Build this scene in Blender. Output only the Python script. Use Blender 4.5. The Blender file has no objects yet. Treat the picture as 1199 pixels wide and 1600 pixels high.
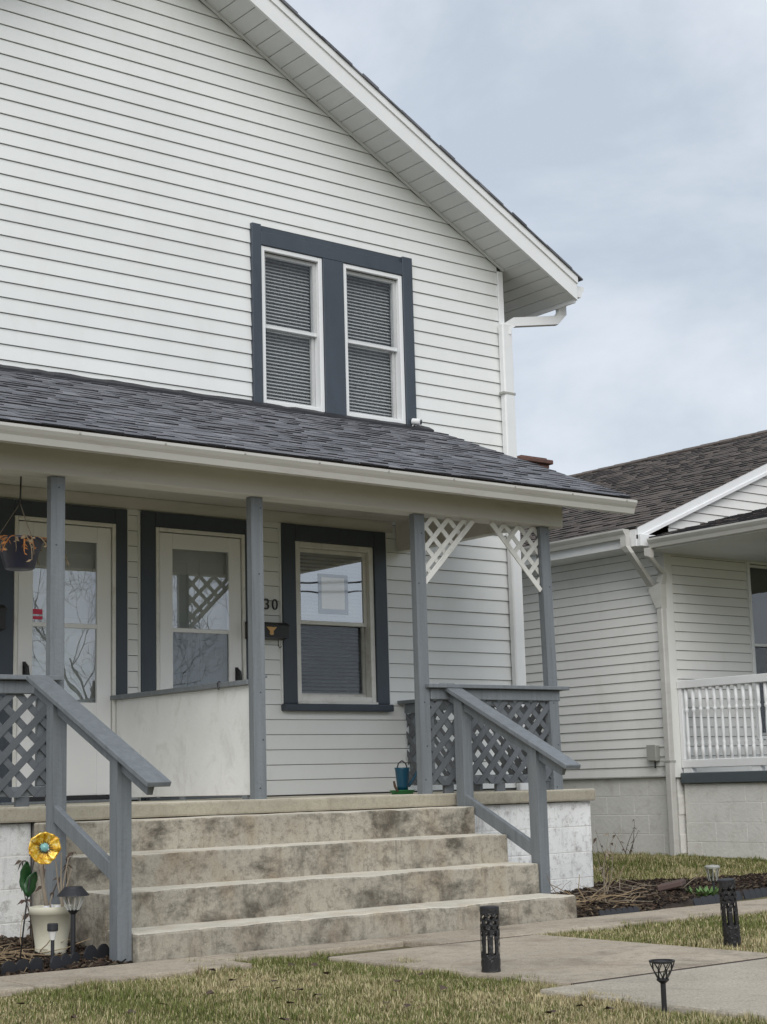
import bpy, bmesh, math, random
import numpy as np
from mathutils import Vector, Matrix
random.seed(7); RNG = np.random.default_rng(7)
sc = bpy.context.scene
C = sc.collection
R = math.radians

# ---------------------------------------------------------------- camera
CAM_H = 0.97
FPX, YAW, PITCH, ROLL = 2543.25, R(38.4172), R(9.4690), R(-1.5483)
F = Vector((math.sin(YAW)*math.cos(PITCH), math.cos(YAW)*math.cos(PITCH), math.sin(PITCH)))
r0 = Vector((math.cos(YAW), -math.sin(YAW), 0)); u0 = r0.cross(F)
RT = math.cos(ROLL)*r0 + math.sin(ROLL)*u0
UP = -math.sin(ROLL)*r0 + math.cos(ROLL)*u0
cam_d = bpy.data.cameras.new('camera'); cam = bpy.data.objects.new('camera', cam_d); C.objects.link(cam)
cam_d.sensor_fit = 'HORIZONTAL'; cam_d.sensor_width = 36; cam_d.lens = FPX/1199*36
cam_d.clip_start = 0.05; cam_d.clip_end = 3000
cam.matrix_world = Matrix((( RT.x, UP.x, -F.x, 0), (RT.y, UP.y, -F.y, 0), (RT.z, UP.z, -F.z, CAM_H), (0, 0, 0, 1)))
sc.camera = cam
def ray(x, y): return RT*((x-599.5)/FPX) - UP*((y-800)/FPX) + F
def atY(x, y, Y): d = ray(x, y); d = d*(Y/d.y); d.z += CAM_H; return d
def atX(x, y, X): d = ray(x, y); d = d*(X/d.x); d.z += CAM_H; return d
def atZ(x, y, Z): d = ray(x, y); d = d*((Z-CAM_H)/d.z); d.z += CAM_H; return d

# ---------------------------------------------------------------- sky, sun, exposure
SUN_EL, SUN_AZ = R(39), R(-36)      # azimuth measured from -y towards +x
w = bpy.data.worlds.new('World'); sc.world = w; w.use_nodes = True
nt = w.node_tree; nt.nodes.clear()
def N(t, **k):
    n = nt.nodes.new(t)
    for a, b in k.items(): setattr(n, a, b)
    return n
L = lambda a, b: nt.links.new(a, b)
out = N('ShaderNodeOutputWorld'); bg = N('ShaderNodeBackground'); bg.inputs['Strength'].default_value = 0.1
sky = N('ShaderNodeTexSky', sky_type='NISHITA', sun_disc=False, sun_elevation=SUN_EL, sun_rotation=math.pi - SUN_AZ)
sky.air_density = 1.0; sky.dust_density = 3.0
tc = N('ShaderNodeTexCoord'); mp = N('ShaderNodeMapping'); mp.inputs['Scale'].default_value = (1, 1, 1.9); mp.inputs['Location'].default_value = (0.35, 0.2, 0.1)
n1 = N('ShaderNodeTexNoise'); n1.inputs['Scale'].default_value = 4.2; n1.inputs['Detail'].default_value = 7; n1.inputs['Roughness'].default_value = 0.58; n1.inputs['Distortion'].default_value = 0.25
rp = N('ShaderNodeValToRGB'); e = rp.color_ramp.elements
e[0].position = 0.35; e[0].color = (0.50, 0.56, 0.64, 1); e[1].position = 0.66; e[1].color = (0.73, 0.775, 0.83, 1)
mu = N('ShaderNodeMix', data_type='RGBA', blend_type='MULTIPLY'); mu.inputs['Factor'].default_value = 1
mu.inputs[7].default_value = (8.1, 8.1, 8.1, 1)
mx = N('ShaderNodeMix', data_type='RGBA'); mx.inputs['Factor'].default_value = 0.9
L(tc.outputs['Generated'], mp.inputs['Vector']); L(mp.outputs['Vector'], n1.inputs['Vector']); L(n1.outputs['Fac'], rp.inputs['Fac'])
L(rp.outputs['Color'], mu.inputs[6]); L(sky.outputs['Color'], mx.inputs[6]); L(mu.outputs[2], mx.inputs[7])
L(mx.outputs[2], bg.inputs['Color']); L(bg.outputs[0], out.inputs['Surface'])
sd = bpy.data.lights.new('sun', 'SUN'); sd.energy = 1.45; sd.angle = R(50); sd.color = (1.0, 0.98, 0.955)
so = bpy.data.objects.new('sun', sd); C.objects.link(so)
to_sun = Vector((math.sin(SUN_AZ)*math.cos(SUN_EL), -math.cos(SUN_AZ)*math.cos(SUN_EL), math.sin(SUN_EL)))
so.rotation_euler = to_sun.to_track_quat('Z', 'Y').to_euler(); so.location = (0, -5, 12)
sc.view_settings.view_transform = 'Standard'; sc.view_settings.look = 'None'
sc.view_settings.exposure = 0.50; sc.view_settings.gamma = 1.0
sc.render.engine = 'CYCLES'
try:
    sc.cycles.use_denoising = True; sc.cycles.denoiser = 'OPENIMAGEDENOISE'
except Exception: pass
sc.cycles.max_bounces = 8; sc.cycles.transparent_max_bounces = 12; sc.cycles.caustics_reflective = False; sc.cycles.caustics_refractive = False

# ---------------------------------------------------------------- materials
MATS = {}
class NB:
    def __init__(s, name):
        s.m = bpy.data.materials.new(name); s.m.use_nodes = True; s.t = s.m.node_tree; s.b = s.t.nodes['Principled BSDF']; s.o = s.t.nodes['Material Output']
        MATS[name] = s.m
    def n(s, t, ins=None, **k):
        x = s.t.nodes.new(t)
        for a, b in k.items(): setattr(x, a, b)
        for a, b in (ins or {}).items(): x.inputs[a].default_value = b
        return x
    def l(s, a, b): s.t.links.new(a, b)
    def noise(s, scale, detail=5, rough=0.55, vec=None, dist=0.0):
        x = s.n('ShaderNodeTexNoise', {'Scale': scale, 'Detail': detail, 'Roughness': rough, 'Distortion': dist})
        if vec: s.l(vec, x.inputs['Vector'])
        return x.outputs['Fac']
    def ramp(s, fac, stops):
        x = s.n('ShaderNodeValToRGB'); e = x.color_ramp.elements
        e[0].position, e[0].color = stops[0][0], (*stops[0][1], 1); e[1].position, e[1].color = stops[-1][0], (*stops[-1][1], 1)
        for p, c in stops[1:-1]:
            k = e.new(p); k.color = (*c, 1)
        s.l(fac, x.inputs['Fac']); return x.outputs['Color']
    def mix(s, fac, a, b, mode='MIX'):
        x = s.n('ShaderNodeMix', data_type='RGBA', blend_type=mode)
        for i, v in ((0, fac), (6, a), (7, b)):
            if hasattr(v, 'node'): s.l(v, x.inputs[i])
            else: x.inputs[i].default_value = v if i == 0 else ((*v, 1) if len(v) == 3 else v)
        return x.outputs[2]
    def pos(s, scale=(1, 1, 1)):
        g = s.n('ShaderNodeNewGeometry'); mp = s.n('ShaderNodeMapping', {'Scale': scale}); s.l(g.outputs['Position'], mp.inputs['Vector']); return mp.outputs['Vector']
    def bump(s, h, strength=0.3, dist=0.01):
        x = s.n('ShaderNodeBump', {'Strength': strength, 'Distance': dist}); s.l(h, x.inputs['Height']); s.l(x.outputs['Normal'], s.b.inputs['Normal'])
    def rnd(s):
        a = s.n('ShaderNodeObjectInfo').outputs['Random']; b = s.n('ShaderNodeNewGeometry').outputs['Random Per Island']
        x = s.n('ShaderNodeMath', operation='ADD'); s.l(a, x.inputs[0]); s.l(b, x.inputs[1])
        y = s.n('ShaderNodeMath', operation='FRACT'); s.l(x.outputs[0], y.inputs[0]); return y.outputs[0]

def g3(c, k): return tuple(min(1, v*k) for v in c)
def paint(name, col, rough=0.5, var=0.08, scale=3.0, grime=None, grime_amt=0.0, stretch=(1, 1, 1), bump=0.05, bscale=60, obj_var=0.0):
    m = NB(name); p = m.pos(stretch)
    c = m.ramp(m.noise(scale, 6, 0.6, p), [(0.3, g3(col, 1-var)), (0.7, g3(col, 1+var*0.6))])
    if grime:
        f = m.ramp(m.noise(scale*2.3, 8, 0.7, p, 0.6), [(0.52, (0, 0, 0)), (0.75, (grime_amt,)*3)])
        c = m.mix(f, c, grime)
    if obj_var:
        c = m.mix(1.0, c, m.ramp(m.rnd(), [(0, (1-obj_var,)*3), (1, (1, 1, 1))]), 'MULTIPLY')
    m.l(c, m.b.inputs['Base Color']); m.b.inputs['Roughness'].default_value = rough
    if bump: m.bump(m.noise(bscale, 4, 0.6, m.pos()), bump, 0.01)
    return m.m
paint('siding', (0.79, 0.805, 0.79), 0.5, 0.04, 1.1, (0.55, 0.53, 0.46), 0.16, (1.1, 1.1, 0.5), 0.04, 70, 0.05)
paint('siding_neighbour', (0.80, 0.80, 0.77), 0.5, 0.04, 0.9, (0.5, 0.48, 0.42), 0.25, (1.1, 1.1, 0.5), 0.03, 90, 0.035)
paint('sheathing', (0.10, 0.10, 0.095), 0.9)  # shadow of laps and grooves put into this dark backing colour
paint('white', (0.80, 0.81, 0.81), 0.4, 0.04, 2.0, (0.5, 0.49, 0.45), 0.12)
paint('white_old', (0.72, 0.715, 0.68), 0.55, 0.08, 3.0, (0.34, 0.31, 0.25), 0.5)
paint('storm_white', (0.80, 0.81, 0.81), 0.4, 0.03, 2.0)
paint('gutter_white', (0.54, 0.53, 0.495), 0.4, 0.07, 2.5, (0.36, 0.33, 0.28), 0.45, (0.4, 0.4, 2))
paint('beam', (0.60, 0.587, 0.55), 0.6, 0.10, 1.6, (0.27, 0.235, 0.17), 0.5, (0.35, 1, 1.6))
paint('soffit', (0.72, 0.73, 0.73), 0.5, 0.04, 2.0)
paint('slate', (0.050, 0.064, 0.083), 0.5, 0.14, 3.0, (0.03, 0.035, 0.045), 0.5, (1, 1, 0.3), 0.15, 45)
paint('porch_grey', (0.178, 0.196, 0.210), 0.5, 0.16, 9.0, (0.09, 0.095, 0.10), 0.6, (2.2, 2.2, 0.12), 0.35, 40)
paint('lath_grey', (0.135, 0.147, 0.160), 0.55, 0.10, 6.0, (0.08, 0.085, 0.09), 0.35, (1, 1, 1), 0.15, 50, 0.2)
paint('board_white', (0.78, 0.785, 0.775), 0.6, 0.07, 2.5, (0.36, 0.34, 0.30), 0.4, (1, 1, 0.7), 0.25, 25)
paint('black_metal', (0.018, 0.017, 0.018), 0.45, 0.1)
paint('black_plastic', (0.022, 0.023, 0.027), 0.55, 0.2)
paint('navy_plastic', (0.03, 0.032, 0.06), 0.4, 0.1)
paint('gold', (0.62, 0.36, 0.13), 0.4, 0.1)
paint('neighbour_block', (0.70, 0.69, 0.65), 0.75, 0.05, 3.0, (0.36, 0.33, 0.28), 0.4, (1, 1, 1), 0.5, 25)
paint('mortar', (0.30, 0.29, 0.27), 0.9)
paint('sill_grey', (0.075, 0.092, 0.10), 0.6, 0.12, 3.0)
paint('cream_pot', (0.66, 0.63, 0.50), 0.45, 0.05, 4.0, (0.4, 0.36, 0.26), 0.3)
paint('dry_stem', (0.30, 0.22, 0.13), 0.8, 0.3, 8.0)
paint('dark_stem', (0.075, 0.05, 0.035), 0.85, 0.3, 8.0)
paint('grey_twig', (0.27, 0.225, 0.17), 0.85, 0.3, 8.0)
paint('orange_dry', (0.42, 0.17, 0.05), 0.8, 0.3, 9.0)
paint('soil', (0.045, 0.032, 0.024), 0.95, 0.4, 9.0, None, 0, (1, 1, 1), 0.6, 30)
paint('teal', (0.008, 0.065, 0.115), 0.3, 0.08)
paint('green_plastic', (0.03, 0.22, 0.07), 0.35, 0.15)
paint('leaf_green', (0.02, 0.075, 0.022), 0.35, 0.4, 14.0)
paint('leaf_light', (0.11, 0.20, 0.06), 0.6, 0.3, 14.0)
paint('utility', (0.36, 0.36, 0.33), 0.5, 0.08)
paint('screen_dark', (0.05, 0.055, 0.06), 0.8, 0.05)
paint('interior', (0.10, 0.10, 0.10), 0.9, 0.05)
paint('blind', (0.80, 0.81, 0.81), 0.5, 0.04)
paint('curtain', (0.25, 0.25, 0.26), 0.8, 0.1)
paint('inner_door', (0.72, 0.73, 0.71), 0.5, 0.04)
paint('red_sticker', (0.62, 0.05, 0.10), 0.5, 0.05)
paint('turquoise', (0.20, 0.42, 0.40), 0.3, 0.2, 60.0)
paint('tape', (0.72, 0.72, 0.74), 0.5, 0.05)
paint('rust_wood', (0.13, 0.075, 0.05), 0.8, 0.3, 8.0, (0.05, 0.035, 0.03), 0.6, (1, 1, 1), 0.4, 30)
paint('fascia_brown', (0.10, 0.065, 0.055), 0.8, 0.2)
paint('bark', (0.09, 0.075, 0.06), 0.9, 0.3, 9.0)
paint('house_blue', (0.52, 0.58, 0.62), 0.6, 0.03)
paint('asphalt', (0.05, 0.05, 0.052), 0.9, 0.15, 6.0)

def shingle_mat(name, lo, hi, tint):
    m = NB(name); r = m.rnd()
    c = m.ramp(r, [(0, lo), (0.35, g3(lo, 1.5)), (0.7, hi), (1, tint)])
    gr = m.ramp(m.noise(160, 3, 0.7, m.pos()), [(0.3, (0.6,)*3), (0.7, (1.35,)*3)])
    c = m.mix(1.0, c, gr, 'MULTIPLY')
    st = m.ramp(m.noise(1.3, 5, 0.6, m.pos()), [(0.35, (0.8,)*3), (0.7, (1.12,)*3)])
    c = m.mix(1.0, c, st, 'MULTIPLY')
    m.l(c, m.b.inputs['Base Color']); m.b.inputs['Roughness'].default_value = 0.9; m.bump(m.noise(220, 3, 0.7, m.pos()), 0.5, 0.004)
shingle_mat('shingle', (0.095, 0.098, 0.110), (0.155, 0.159, 0.176), (0.205, 0.209, 0.228))
shingle_mat('shingle_brown', (0.066, 0.054, 0.046), (0.100, 0.081, 0.069), (0.128, 0.102, 0.086))

def concrete(name, col, dark, amt, rust=None, lo=0.45, scale=2.2, tread=0.0, spk=1.0):
    m = NB(name); p = m.pos()
    a = m.noise(scale, 10, 0.72, m.pos((1, 1, 1.5)), 0.25); b = m.noise(scale*7, 10, 0.8, p, 0.1); c3 = m.noise(75, 5, 0.85, p); sk = m.noise(scale*3, 7, 0.7, m.pos((2.2, 2.2, 0.35)), 0.3)
    c = m.ramp(m.noise(scale*0.6, 4, 0.5, p), [(0.3, g3(col, 0.86)), (0.7, g3(col, 1.12))])
    if rust: c = m.mix(m.ramp(m.noise(scale*1.4, 5, 0.6, m.pos((1, 1, 0.6))), [(0.5, (0, 0, 0)), (0.75, (0.6,)*3)]), c, rust)
    f = m.ramp(a, [(lo, (0, 0, 0)), (lo+0.16, (amt,)*3)]); f2 = m.ramp(b, [(0.50, (0, 0, 0)), (0.68, (amt*0.85,)*3)]); f3 = m.ramp(sk, [(0.54, (0, 0, 0)), (0.74, (amt*0.7,)*3)])
    if tread:                       # treads less stained; top light painted in too: treads paler, risers darker
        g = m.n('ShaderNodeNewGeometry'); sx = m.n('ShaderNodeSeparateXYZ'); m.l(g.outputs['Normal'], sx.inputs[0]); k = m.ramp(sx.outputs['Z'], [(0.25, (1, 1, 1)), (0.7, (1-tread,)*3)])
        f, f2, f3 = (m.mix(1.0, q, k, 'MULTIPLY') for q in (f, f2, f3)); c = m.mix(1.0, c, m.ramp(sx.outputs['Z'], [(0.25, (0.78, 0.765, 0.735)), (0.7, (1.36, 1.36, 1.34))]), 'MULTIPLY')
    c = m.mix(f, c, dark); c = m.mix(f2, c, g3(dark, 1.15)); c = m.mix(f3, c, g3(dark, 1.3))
    c = m.mix(1.0, c, m.ramp(c3, [(0.36, (1-.30*spk,)*3), (0.64, (1+.2*spk,)*3)]), 'MULTIPLY')
    m.l(c, m.b.inputs['Base Color']); m.b.inputs['Roughness'].default_value = 0.9
    h = m.n('ShaderNodeMath', operation='ADD'); m.l(b, h.inputs[0]); m.l(c3, h.inputs[1]); m.bump(h.outputs[0], 0.6, 0.01)
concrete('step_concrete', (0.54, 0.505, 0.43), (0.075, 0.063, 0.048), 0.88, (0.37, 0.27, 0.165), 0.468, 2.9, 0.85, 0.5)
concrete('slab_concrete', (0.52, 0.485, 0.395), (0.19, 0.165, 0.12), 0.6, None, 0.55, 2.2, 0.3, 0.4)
concrete('walk_concrete', (0.47, 0.405, 0.315), (0.17, 0.135, 0.10), 0.6, (0.36, 0.28, 0.20), 0.5, 1.8, 0, 1.0)
concrete('walk_pebble', (0.47, 0.42, 0.34), (0.22, 0.19, 0.15), 0.5, None, 0.54, 3.0, 0, 1.2)
concrete('white_block', (0.80, 0.805, 0.79), (0.14, 0.125, 0.10), 0.85, None, 0.62, 1.9, 0, 0.15)
concrete('brick', (0.15, 0.075, 0.058), (0.06, 0.045, 0.04), 0.7, None, 0.5, 5.0)

def glass_mat(name, refl, tint=(0.85, 0.9, 0.9), rough=0.0):
    m = NB(name); t = m.n('ShaderNodeBsdfTransparent', {'Color': (*tint, 1)}); g = m.n('ShaderNodeBsdfGlossy', {'Roughness': rough, 'Color': (0.95, 0.97, 1, 1)})
    lw = m.n('ShaderNodeFresnel', {'IOR': 1.45}); a = m.n('ShaderNodeMath', operation='ADD', use_clamp=True); m.l(lw.outputs[0], a.inputs[0]); a.inputs[1].default_value = refl
    bf = m.n('ShaderNodeNewGeometry'); iv = m.n('ShaderNodeMath', operation='SUBTRACT'); iv.inputs[0].default_value = 1.0; m.l(bf.outputs['Backfacing'], iv.inputs[1])
    fm = m.n('ShaderNodeMath', operation='MULTIPLY'); m.l(a.outputs[0], fm.inputs[0]); m.l(iv.outputs[0], fm.inputs[1])
    x = m.n('ShaderNodeMixShader'); m.l(fm.outputs[0], x.inputs[0]); m.l(t.outputs[0], x.inputs[1]); m.l(g.outputs[0], x.inputs[2]); m.l(x.outputs[0], m.o.inputs['Surface'])
    w_ = m.noise(2.2, 2, 0.5, m.pos()); b = m.n('ShaderNodeBump', {'Strength': 0.06, 'Distance': 0.01}); m.l(w_, b.inputs['Height']); m.l(b.outputs[0], g.inputs['Normal'])
glass_mat('glass', 0.42); glass_mat('glass_dim', 0.10, (0.62, 0.66, 0.68)); glass_mat('glass_clear', 0.03, (0.97, 0.98, 0.98)); glass_mat('storm_glass', 0.26, (0.9, 0.92, 0.92))
def screen_mat():
    m = NB('insect_screen'); t = m.n('ShaderNodeBsdfTransparent'); d = m.n('ShaderNodeBsdfDiffuse', {'Color': (0.05, 0.055, 0.06, 1)}); x = m.n('ShaderNodeMixShader'); x.inputs[0].default_value = 0.13
    m.l(t.outputs[0], x.inputs[1]); m.l(d.outputs[0], x.inputs[2]); m.l(x.outputs[0], m.o.inputs['Surface'])
screen_mat()
def laminated(name, col, refl):
    m = NB(name); d = m.n('ShaderNodeBsdfDiffuse', {'Color': (*col, 1)}); g = m.n('ShaderNodeBsdfGlossy', {'Roughness': 0.03}); x = m.n('ShaderNodeMixShader'); x.inputs[0].default_value = refl
    m.l(d.outputs[0], x.inputs[1]); m.l(g.outputs[0], x.inputs[2]); m.l(x.outputs[0], m.o.inputs['Surface'])
laminated('paper', (0.86, 0.88, 0.9), 0.36); laminated('tape_blue', (0.34, 0.42, 0.60), 0.32)
def vcol_mat(name, rough=0.7, trans=0.0):
    m = NB(name); a = m.n('ShaderNodeAttribute', attribute_name='Col'); m.l(a.outputs['Color'], m.b.inputs['Base Color']); m.b.inputs['Roughness'].default_value = rough
    m.b.inputs['Specular IOR Level'].default_value = 0.15
vcol_mat('grass'); vcol_mat('chips', 0.9)
def petal_mat():
    m = NB('petal'); c = m.ramp(m.noise(38, 4, 0.6, m.pos()), [(0.36, (0.40, 0.18, 0.01)), (0.52, (0.70, 0.43, 0.03)), (0.70, (0.85, 0.72, 0.33))])
    m.l(c, m.b.inputs['Base Color']); m.b.inputs['Roughness'].default_value = 0.25; m.b.inputs['Metallic'].default_value = 0.35
petal_mat()
def ground_mat():
    m = NB('lawn_soil'); c = m.ramp(m.noise(5, 8, 0.7, m.pos()), [(0.3, (0.07, 0.065, 0.03)), (0.5, (0.14, 0.125, 0.055)), (0.7, (0.23, 0.19, 0.09))])
    m.l(c, m.b.inputs['Base Color']); m.b.inputs['Roughness'].default_value = 1; m.bump(m.noise(60, 5, 0.7, m.pos()), 0.8, 0.02)
ground_mat()

# ---------------------------------------------------------------- mesh helpers
class MB:
    def __init__(s): s.v = []; s.f = []
    def add(s, vs, fs):
        k = len(s.v); s.v += [tuple(map(float, v)) for v in vs]; s.f += [tuple(i+k for i in f) for f in fs]; return s
    def box(s, x0, x1, y0, y1, z0, z1, b=0.0):
        return s.obox(Vector(((x0+x1)/2, (y0+y1)/2, (z0+z1)/2)), Vector((1, 0, 0)), Vector((0, 1, 0)), Vector((0, 0, 1)), abs(x1-x0)/2, abs(y1-y0)/2, abs(z1-z0)/2, b)
    def obox(s, c, U, V, W, a, b_, d, bev=0.0):
        c = Vector(c); bev = min(bev, a*0.45, b_*0.45, d*0.45)
        P = lambda x, y, z: c + U*x + V*y + W*z
        if bev <= 0:
            vs = [P(sx*a, sy*b_, sz*d) for sz in (-1, 1) for sy in (-1, 1) for sx in (-1, 1)]
            return s.add(vs, [(0, 2, 3, 1), (4, 5, 7, 6), (0, 1, 5, 4), (2, 6, 7, 3), (0, 4, 6, 2), (1, 3, 7, 5)])
        vs = []; idx = {}
        for sx in (-1, 1):
            for sy in (-1, 1):
                for sz in (-1, 1):
                    for k in range(3):
                        e = [a-bev, b_-bev, d-bev]; e[k] += bev
                        idx[sx, sy, sz, k] = len(vs); vs.append(P(sx*e[0], sy*e[1], sz*e[2]))
        fs = []
        for k in range(3):
            o = [i for i in range(3) if i != k]
            for sg in (-1, 1):
                q = []
                for (p, r) in ((-1, -1), (1, -1), (1, 1), (-1, 1)):
                    t = [0, 0, 0]; t[k] = sg; t[o[0]] = p; t[o[1]] = r; q.append(idx[(*t, k)])
                fs.append(q)
        for k in range(3):
            o = [i for i in range(3) if i != k]
            for p in (-1, 1):
                for r in (-1, 1):
                    t = [0, 0, 0]; t[o[0]] = p; t[o[1]] = r; lo = t[:]; hi = t[:]; lo[k] = -1; hi[k] = 1
                    fs.append([idx[(*lo, o[0])], idx[(*hi, o[0])], idx[(*hi, o[1])], idx[(*lo, o[1])]])
        for sx in (-1, 1):
            for sy in (-1, 1):
                for sz in (-1, 1): fs.append([idx[sx, sy, sz, k] for k in range(3)])
        return s.add(vs, fs)
    def prism(s, poly, M0, M1):      # poly 2D points, M0/M1 map (u,v)->3D for the two ends
        n = len(poly); vs = [M0(u, v) for u, v in poly] + [M1(u, v) for u, v in poly]
        return s.add(vs, [tuple(range(n))[::-1], tuple(range(n, 2*n))] + [(i, (i+1) % n, n+(i+1) % n, n+i) for i in range(n)])
    def tube(s, pts, r, n=8, cap=True):
        pts = [Vector(p) for p in pts]; rs = r if isinstance(r, (list, tuple)) else [r]*len(pts)
        k = len(s.v); ref = None
        for i, p in enumerate(pts):
            t = (pts[min(i+1, len(pts)-1)] - pts[max(i-1, 0)]).normalized()
            if ref is None: ref = t.orthogonal().normalized()
            ref = (ref - t*ref.dot(t)).normalized(); q = t.cross(ref)
            for j in range(n):
                a = 2*math.pi*j/n; s.v.append(tuple(p + (ref*math.cos(a) + q*math.sin(a))*rs[i]))
        for i in range(len(pts)-1):
            for j in range(n): s.f.append((k+i*n+j, k+i*n+(j+1) % n, k+(i+1)*n+(j+1) % n, k+(i+1)*n+j))
        if cap: s.f.append(tuple(k+j for j in range(n))[::-1]); s.f.append(tuple(k+(len(pts)-1)*n+j for j in range(n)))
        return s
    def rtube(s, pts, a, b, side):   # rectangular section tube
        pts = [Vector(p) for p in pts]; side = Vector(side).normalized(); k = len(s.v)
        for i, p in enumerate(pts):
            t = (pts[min(i+1, len(pts)-1)] - pts[max(i-1, 0)]).normalized(); q = t.cross(side).normalized()
            for x, y in ((-a, -b), (a, -b), (a, b), (-a, b)): s.v.append(tuple(p + side*x + q*y))
        for i in range(len(pts)-1):
            for j in range(4): s.f.append((k+i*4+j, k+i*4+(j+1) % 4, k+(i+1)*4+(j+1) % 4, k+(i+1)*4+j))
        m = k+(len(pts)-1)*4; s.f.append((k+3, k+2, k+1, k)); s.f.append((m, m+1, m+2, m+3)); return s
    def lathe(s, prof, c=(0, 0, 0), n=20, W=Vector((0, 0, 1))):
        c = Vector(c); W = Vector(W).normalized(); U = W.orthogonal().normalized(); V = W.cross(U); k = len(s.v)
        for r, z in prof:
            for j in range(n):
                a = 2*math.pi*j/n; s.v.append(tuple(c + W*z + (U*math.cos(a) + V*math.sin(a))*r))
        for i in range(len(prof)-1):
            for j in range(n): s.f.append((k+i*n+j, k+i*n+(j+1) % n, k+(i+1)*n+(j+1) % n, k+(i+1)*n+j))
        s.f.append(tuple(k+j for j in range(n))[::-1]); s.f.append(tuple(k+(len(prof)-1)*n+j for j in range(n))); return s

ORG = {}
def new_mesh(name, mb, mat, origin):
    me = bpy.data.meshes.new(name)
    o = Vector(origin); me.from_pydata([(x-o.x, y-o.y, z-o.z) for x, y, z in mb.v], [], mb.f)
    bm = bmesh.new(); bm.from_mesh(me); bmesh.ops.recalc_face_normals(bm, faces=bm.faces); bm.to_mesh(me); bm.free()
    if mat: me.materials.append(MATS[mat])
    return me
def put(name, data, parent, origin):
    o = bpy.data.objects.new(name, data); C.objects.link(o); org = Vector(origin); ORG[o.name] = org
    if parent: o.parent = parent; o.location = org - ORG[parent.name]
    else: o.location = org
    return o
def obj(name, mb, mat, parent=None, smooth=False, label=None, cat=None, group=None, kind=None, origin=None):
    a = np.array(mb.v); org = origin or ((a[:, 0].min()+a[:, 0].max())/2, (a[:, 1].min()+a[:, 1].max())/2, a[:, 2].min())
    o = put(name, new_mesh(name, mb, mat, org), parent, org)
    if smooth: o.data.shade_smooth()
    return tag(o, label, cat, group, kind)
def tag(o, label=None, cat=None, group=None, kind=None):
    if label: o['label'] = label
    if cat: o['category'] = cat
    if group: o['group'] = group
    if kind: o['kind'] = kind
    return o
def thing(name, loc, label, cat, group=None):
    o = put(name, None, None, loc); o.empty_display_size = 0.1; return tag(o, label, cat, group)
def part(name, parent, loc): o = put(name, None, parent, loc); o.empty_display_size = 0.1; return o
def clip(poly, a, b, c):             # keep a*u+b*v<=c
    o = []
    for i in range(len(poly)):
        p, q = poly[i], poly[(i+1) % len(poly)]; dp = a*p[0]+b*p[1]-c; dq = a*q[0]+b*q[1]-c
        if dp <= 0: o.append(p)
        if dp*dq < 0: t = dp/(dp-dq); o.append((p[0]+(q[0]-p[0])*t, p[1]+(q[1]-p[1])*t))
    return o
def clip_to(poly, conv):             # conv counter-clockwise
    for i in range(len(conv)):
        p, q = conv[i], conv[(i+1) % len(conv)]; a, b = q[1]-p[1], p[0]-q[0]; poly = clip(poly, a, b, a*p[0]+b*p[1])
        if len(poly) < 3: return []
    return poly
def area(p): return abs(sum(p[i][0]*p[(i+1) % len(p)][1]-p[(i+1) % len(p)][0]*p[i][1] for i in range(len(p))))/2
def lattice(parent, conv, O, U, Nn, spacing, width, th, mat, phase=0.0, name='lath'):
    O = Vector(O); U = Vector(U); Nn = Vector(Nn); Z = Vector((0, 0, 1)); s2 = math.sqrt(0.5)
    for lay, sg in ((0, 1), (1, -1)):
        d = (s2*sg, s2); n = (-d[1], d[0])
        for k in range(-40, 41):
            off = k*spacing + phase
            c = (n[0]*off, n[1]*off); h = width/2
            q = [(c[0]-d[0]*9-n[0]*h, c[1]-d[1]*9-n[1]*h), (c[0]+d[0]*9-n[0]*h, c[1]+d[1]*9-n[1]*h), (c[0]+d[0]*9+n[0]*h, c[1]+d[1]*9+n[1]*h), (c[0]-d[0]*9+n[0]*h, c[1]-d[1]*9+n[1]*h)]
            q = clip_to(q, conv)
            if len(q) < 3 or area(q) < 0.0006: continue
            a, b = lay*th, lay*th + th*0.98
            mb = MB().prism(q, lambda u, v: O+U*u+Z*v+Nn*a, lambda u, v: O+U*u+Z*v+Nn*b)
            obj(name, mb, mat, parent)
def copy_tree(o, delta, parent=None):
    c = o.copy(); C.objects.link(c); ORG[c.name] = ORG[o.name] + Vector(delta); c.parent = parent
    if not parent: c.location = o.location + Vector(delta)
    for ch in list(o.children): copy_tree(ch, delta, c)
    return c

def board(x0, x1, z0, z1, e, zc, lip, y, dirn, parent, mat, clips=(), name='siding_board', axis='x'):
    """one clapboard: course bottom zc, exposure e, clipped to x0..x1; front bulges lip at its lower edge. dirn -1 = towards -y (or -x)"""
    poly = [(x0, z0), (x1, z0), (x1, z1), (x0, z1)]
    for c in clips:
        poly = clip(poly, *c)
        if len(poly) < 3 or area(poly) < 0.0008: return
    fr = lambda v: y + dirn*(0.003 + lip*(1-(v-zc)/e))
    bk = y + dirn*0.001
    if axis == 'x': mb = MB().prism(poly, lambda u, v: (u, fr(v), v), lambda u, v: (u, bk, v))
    else: mb = MB().prism(poly, lambda u, v: (fr(v), u, v), lambda u, v: (bk, u, v))
    return obj(name, mb, mat, parent)

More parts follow.
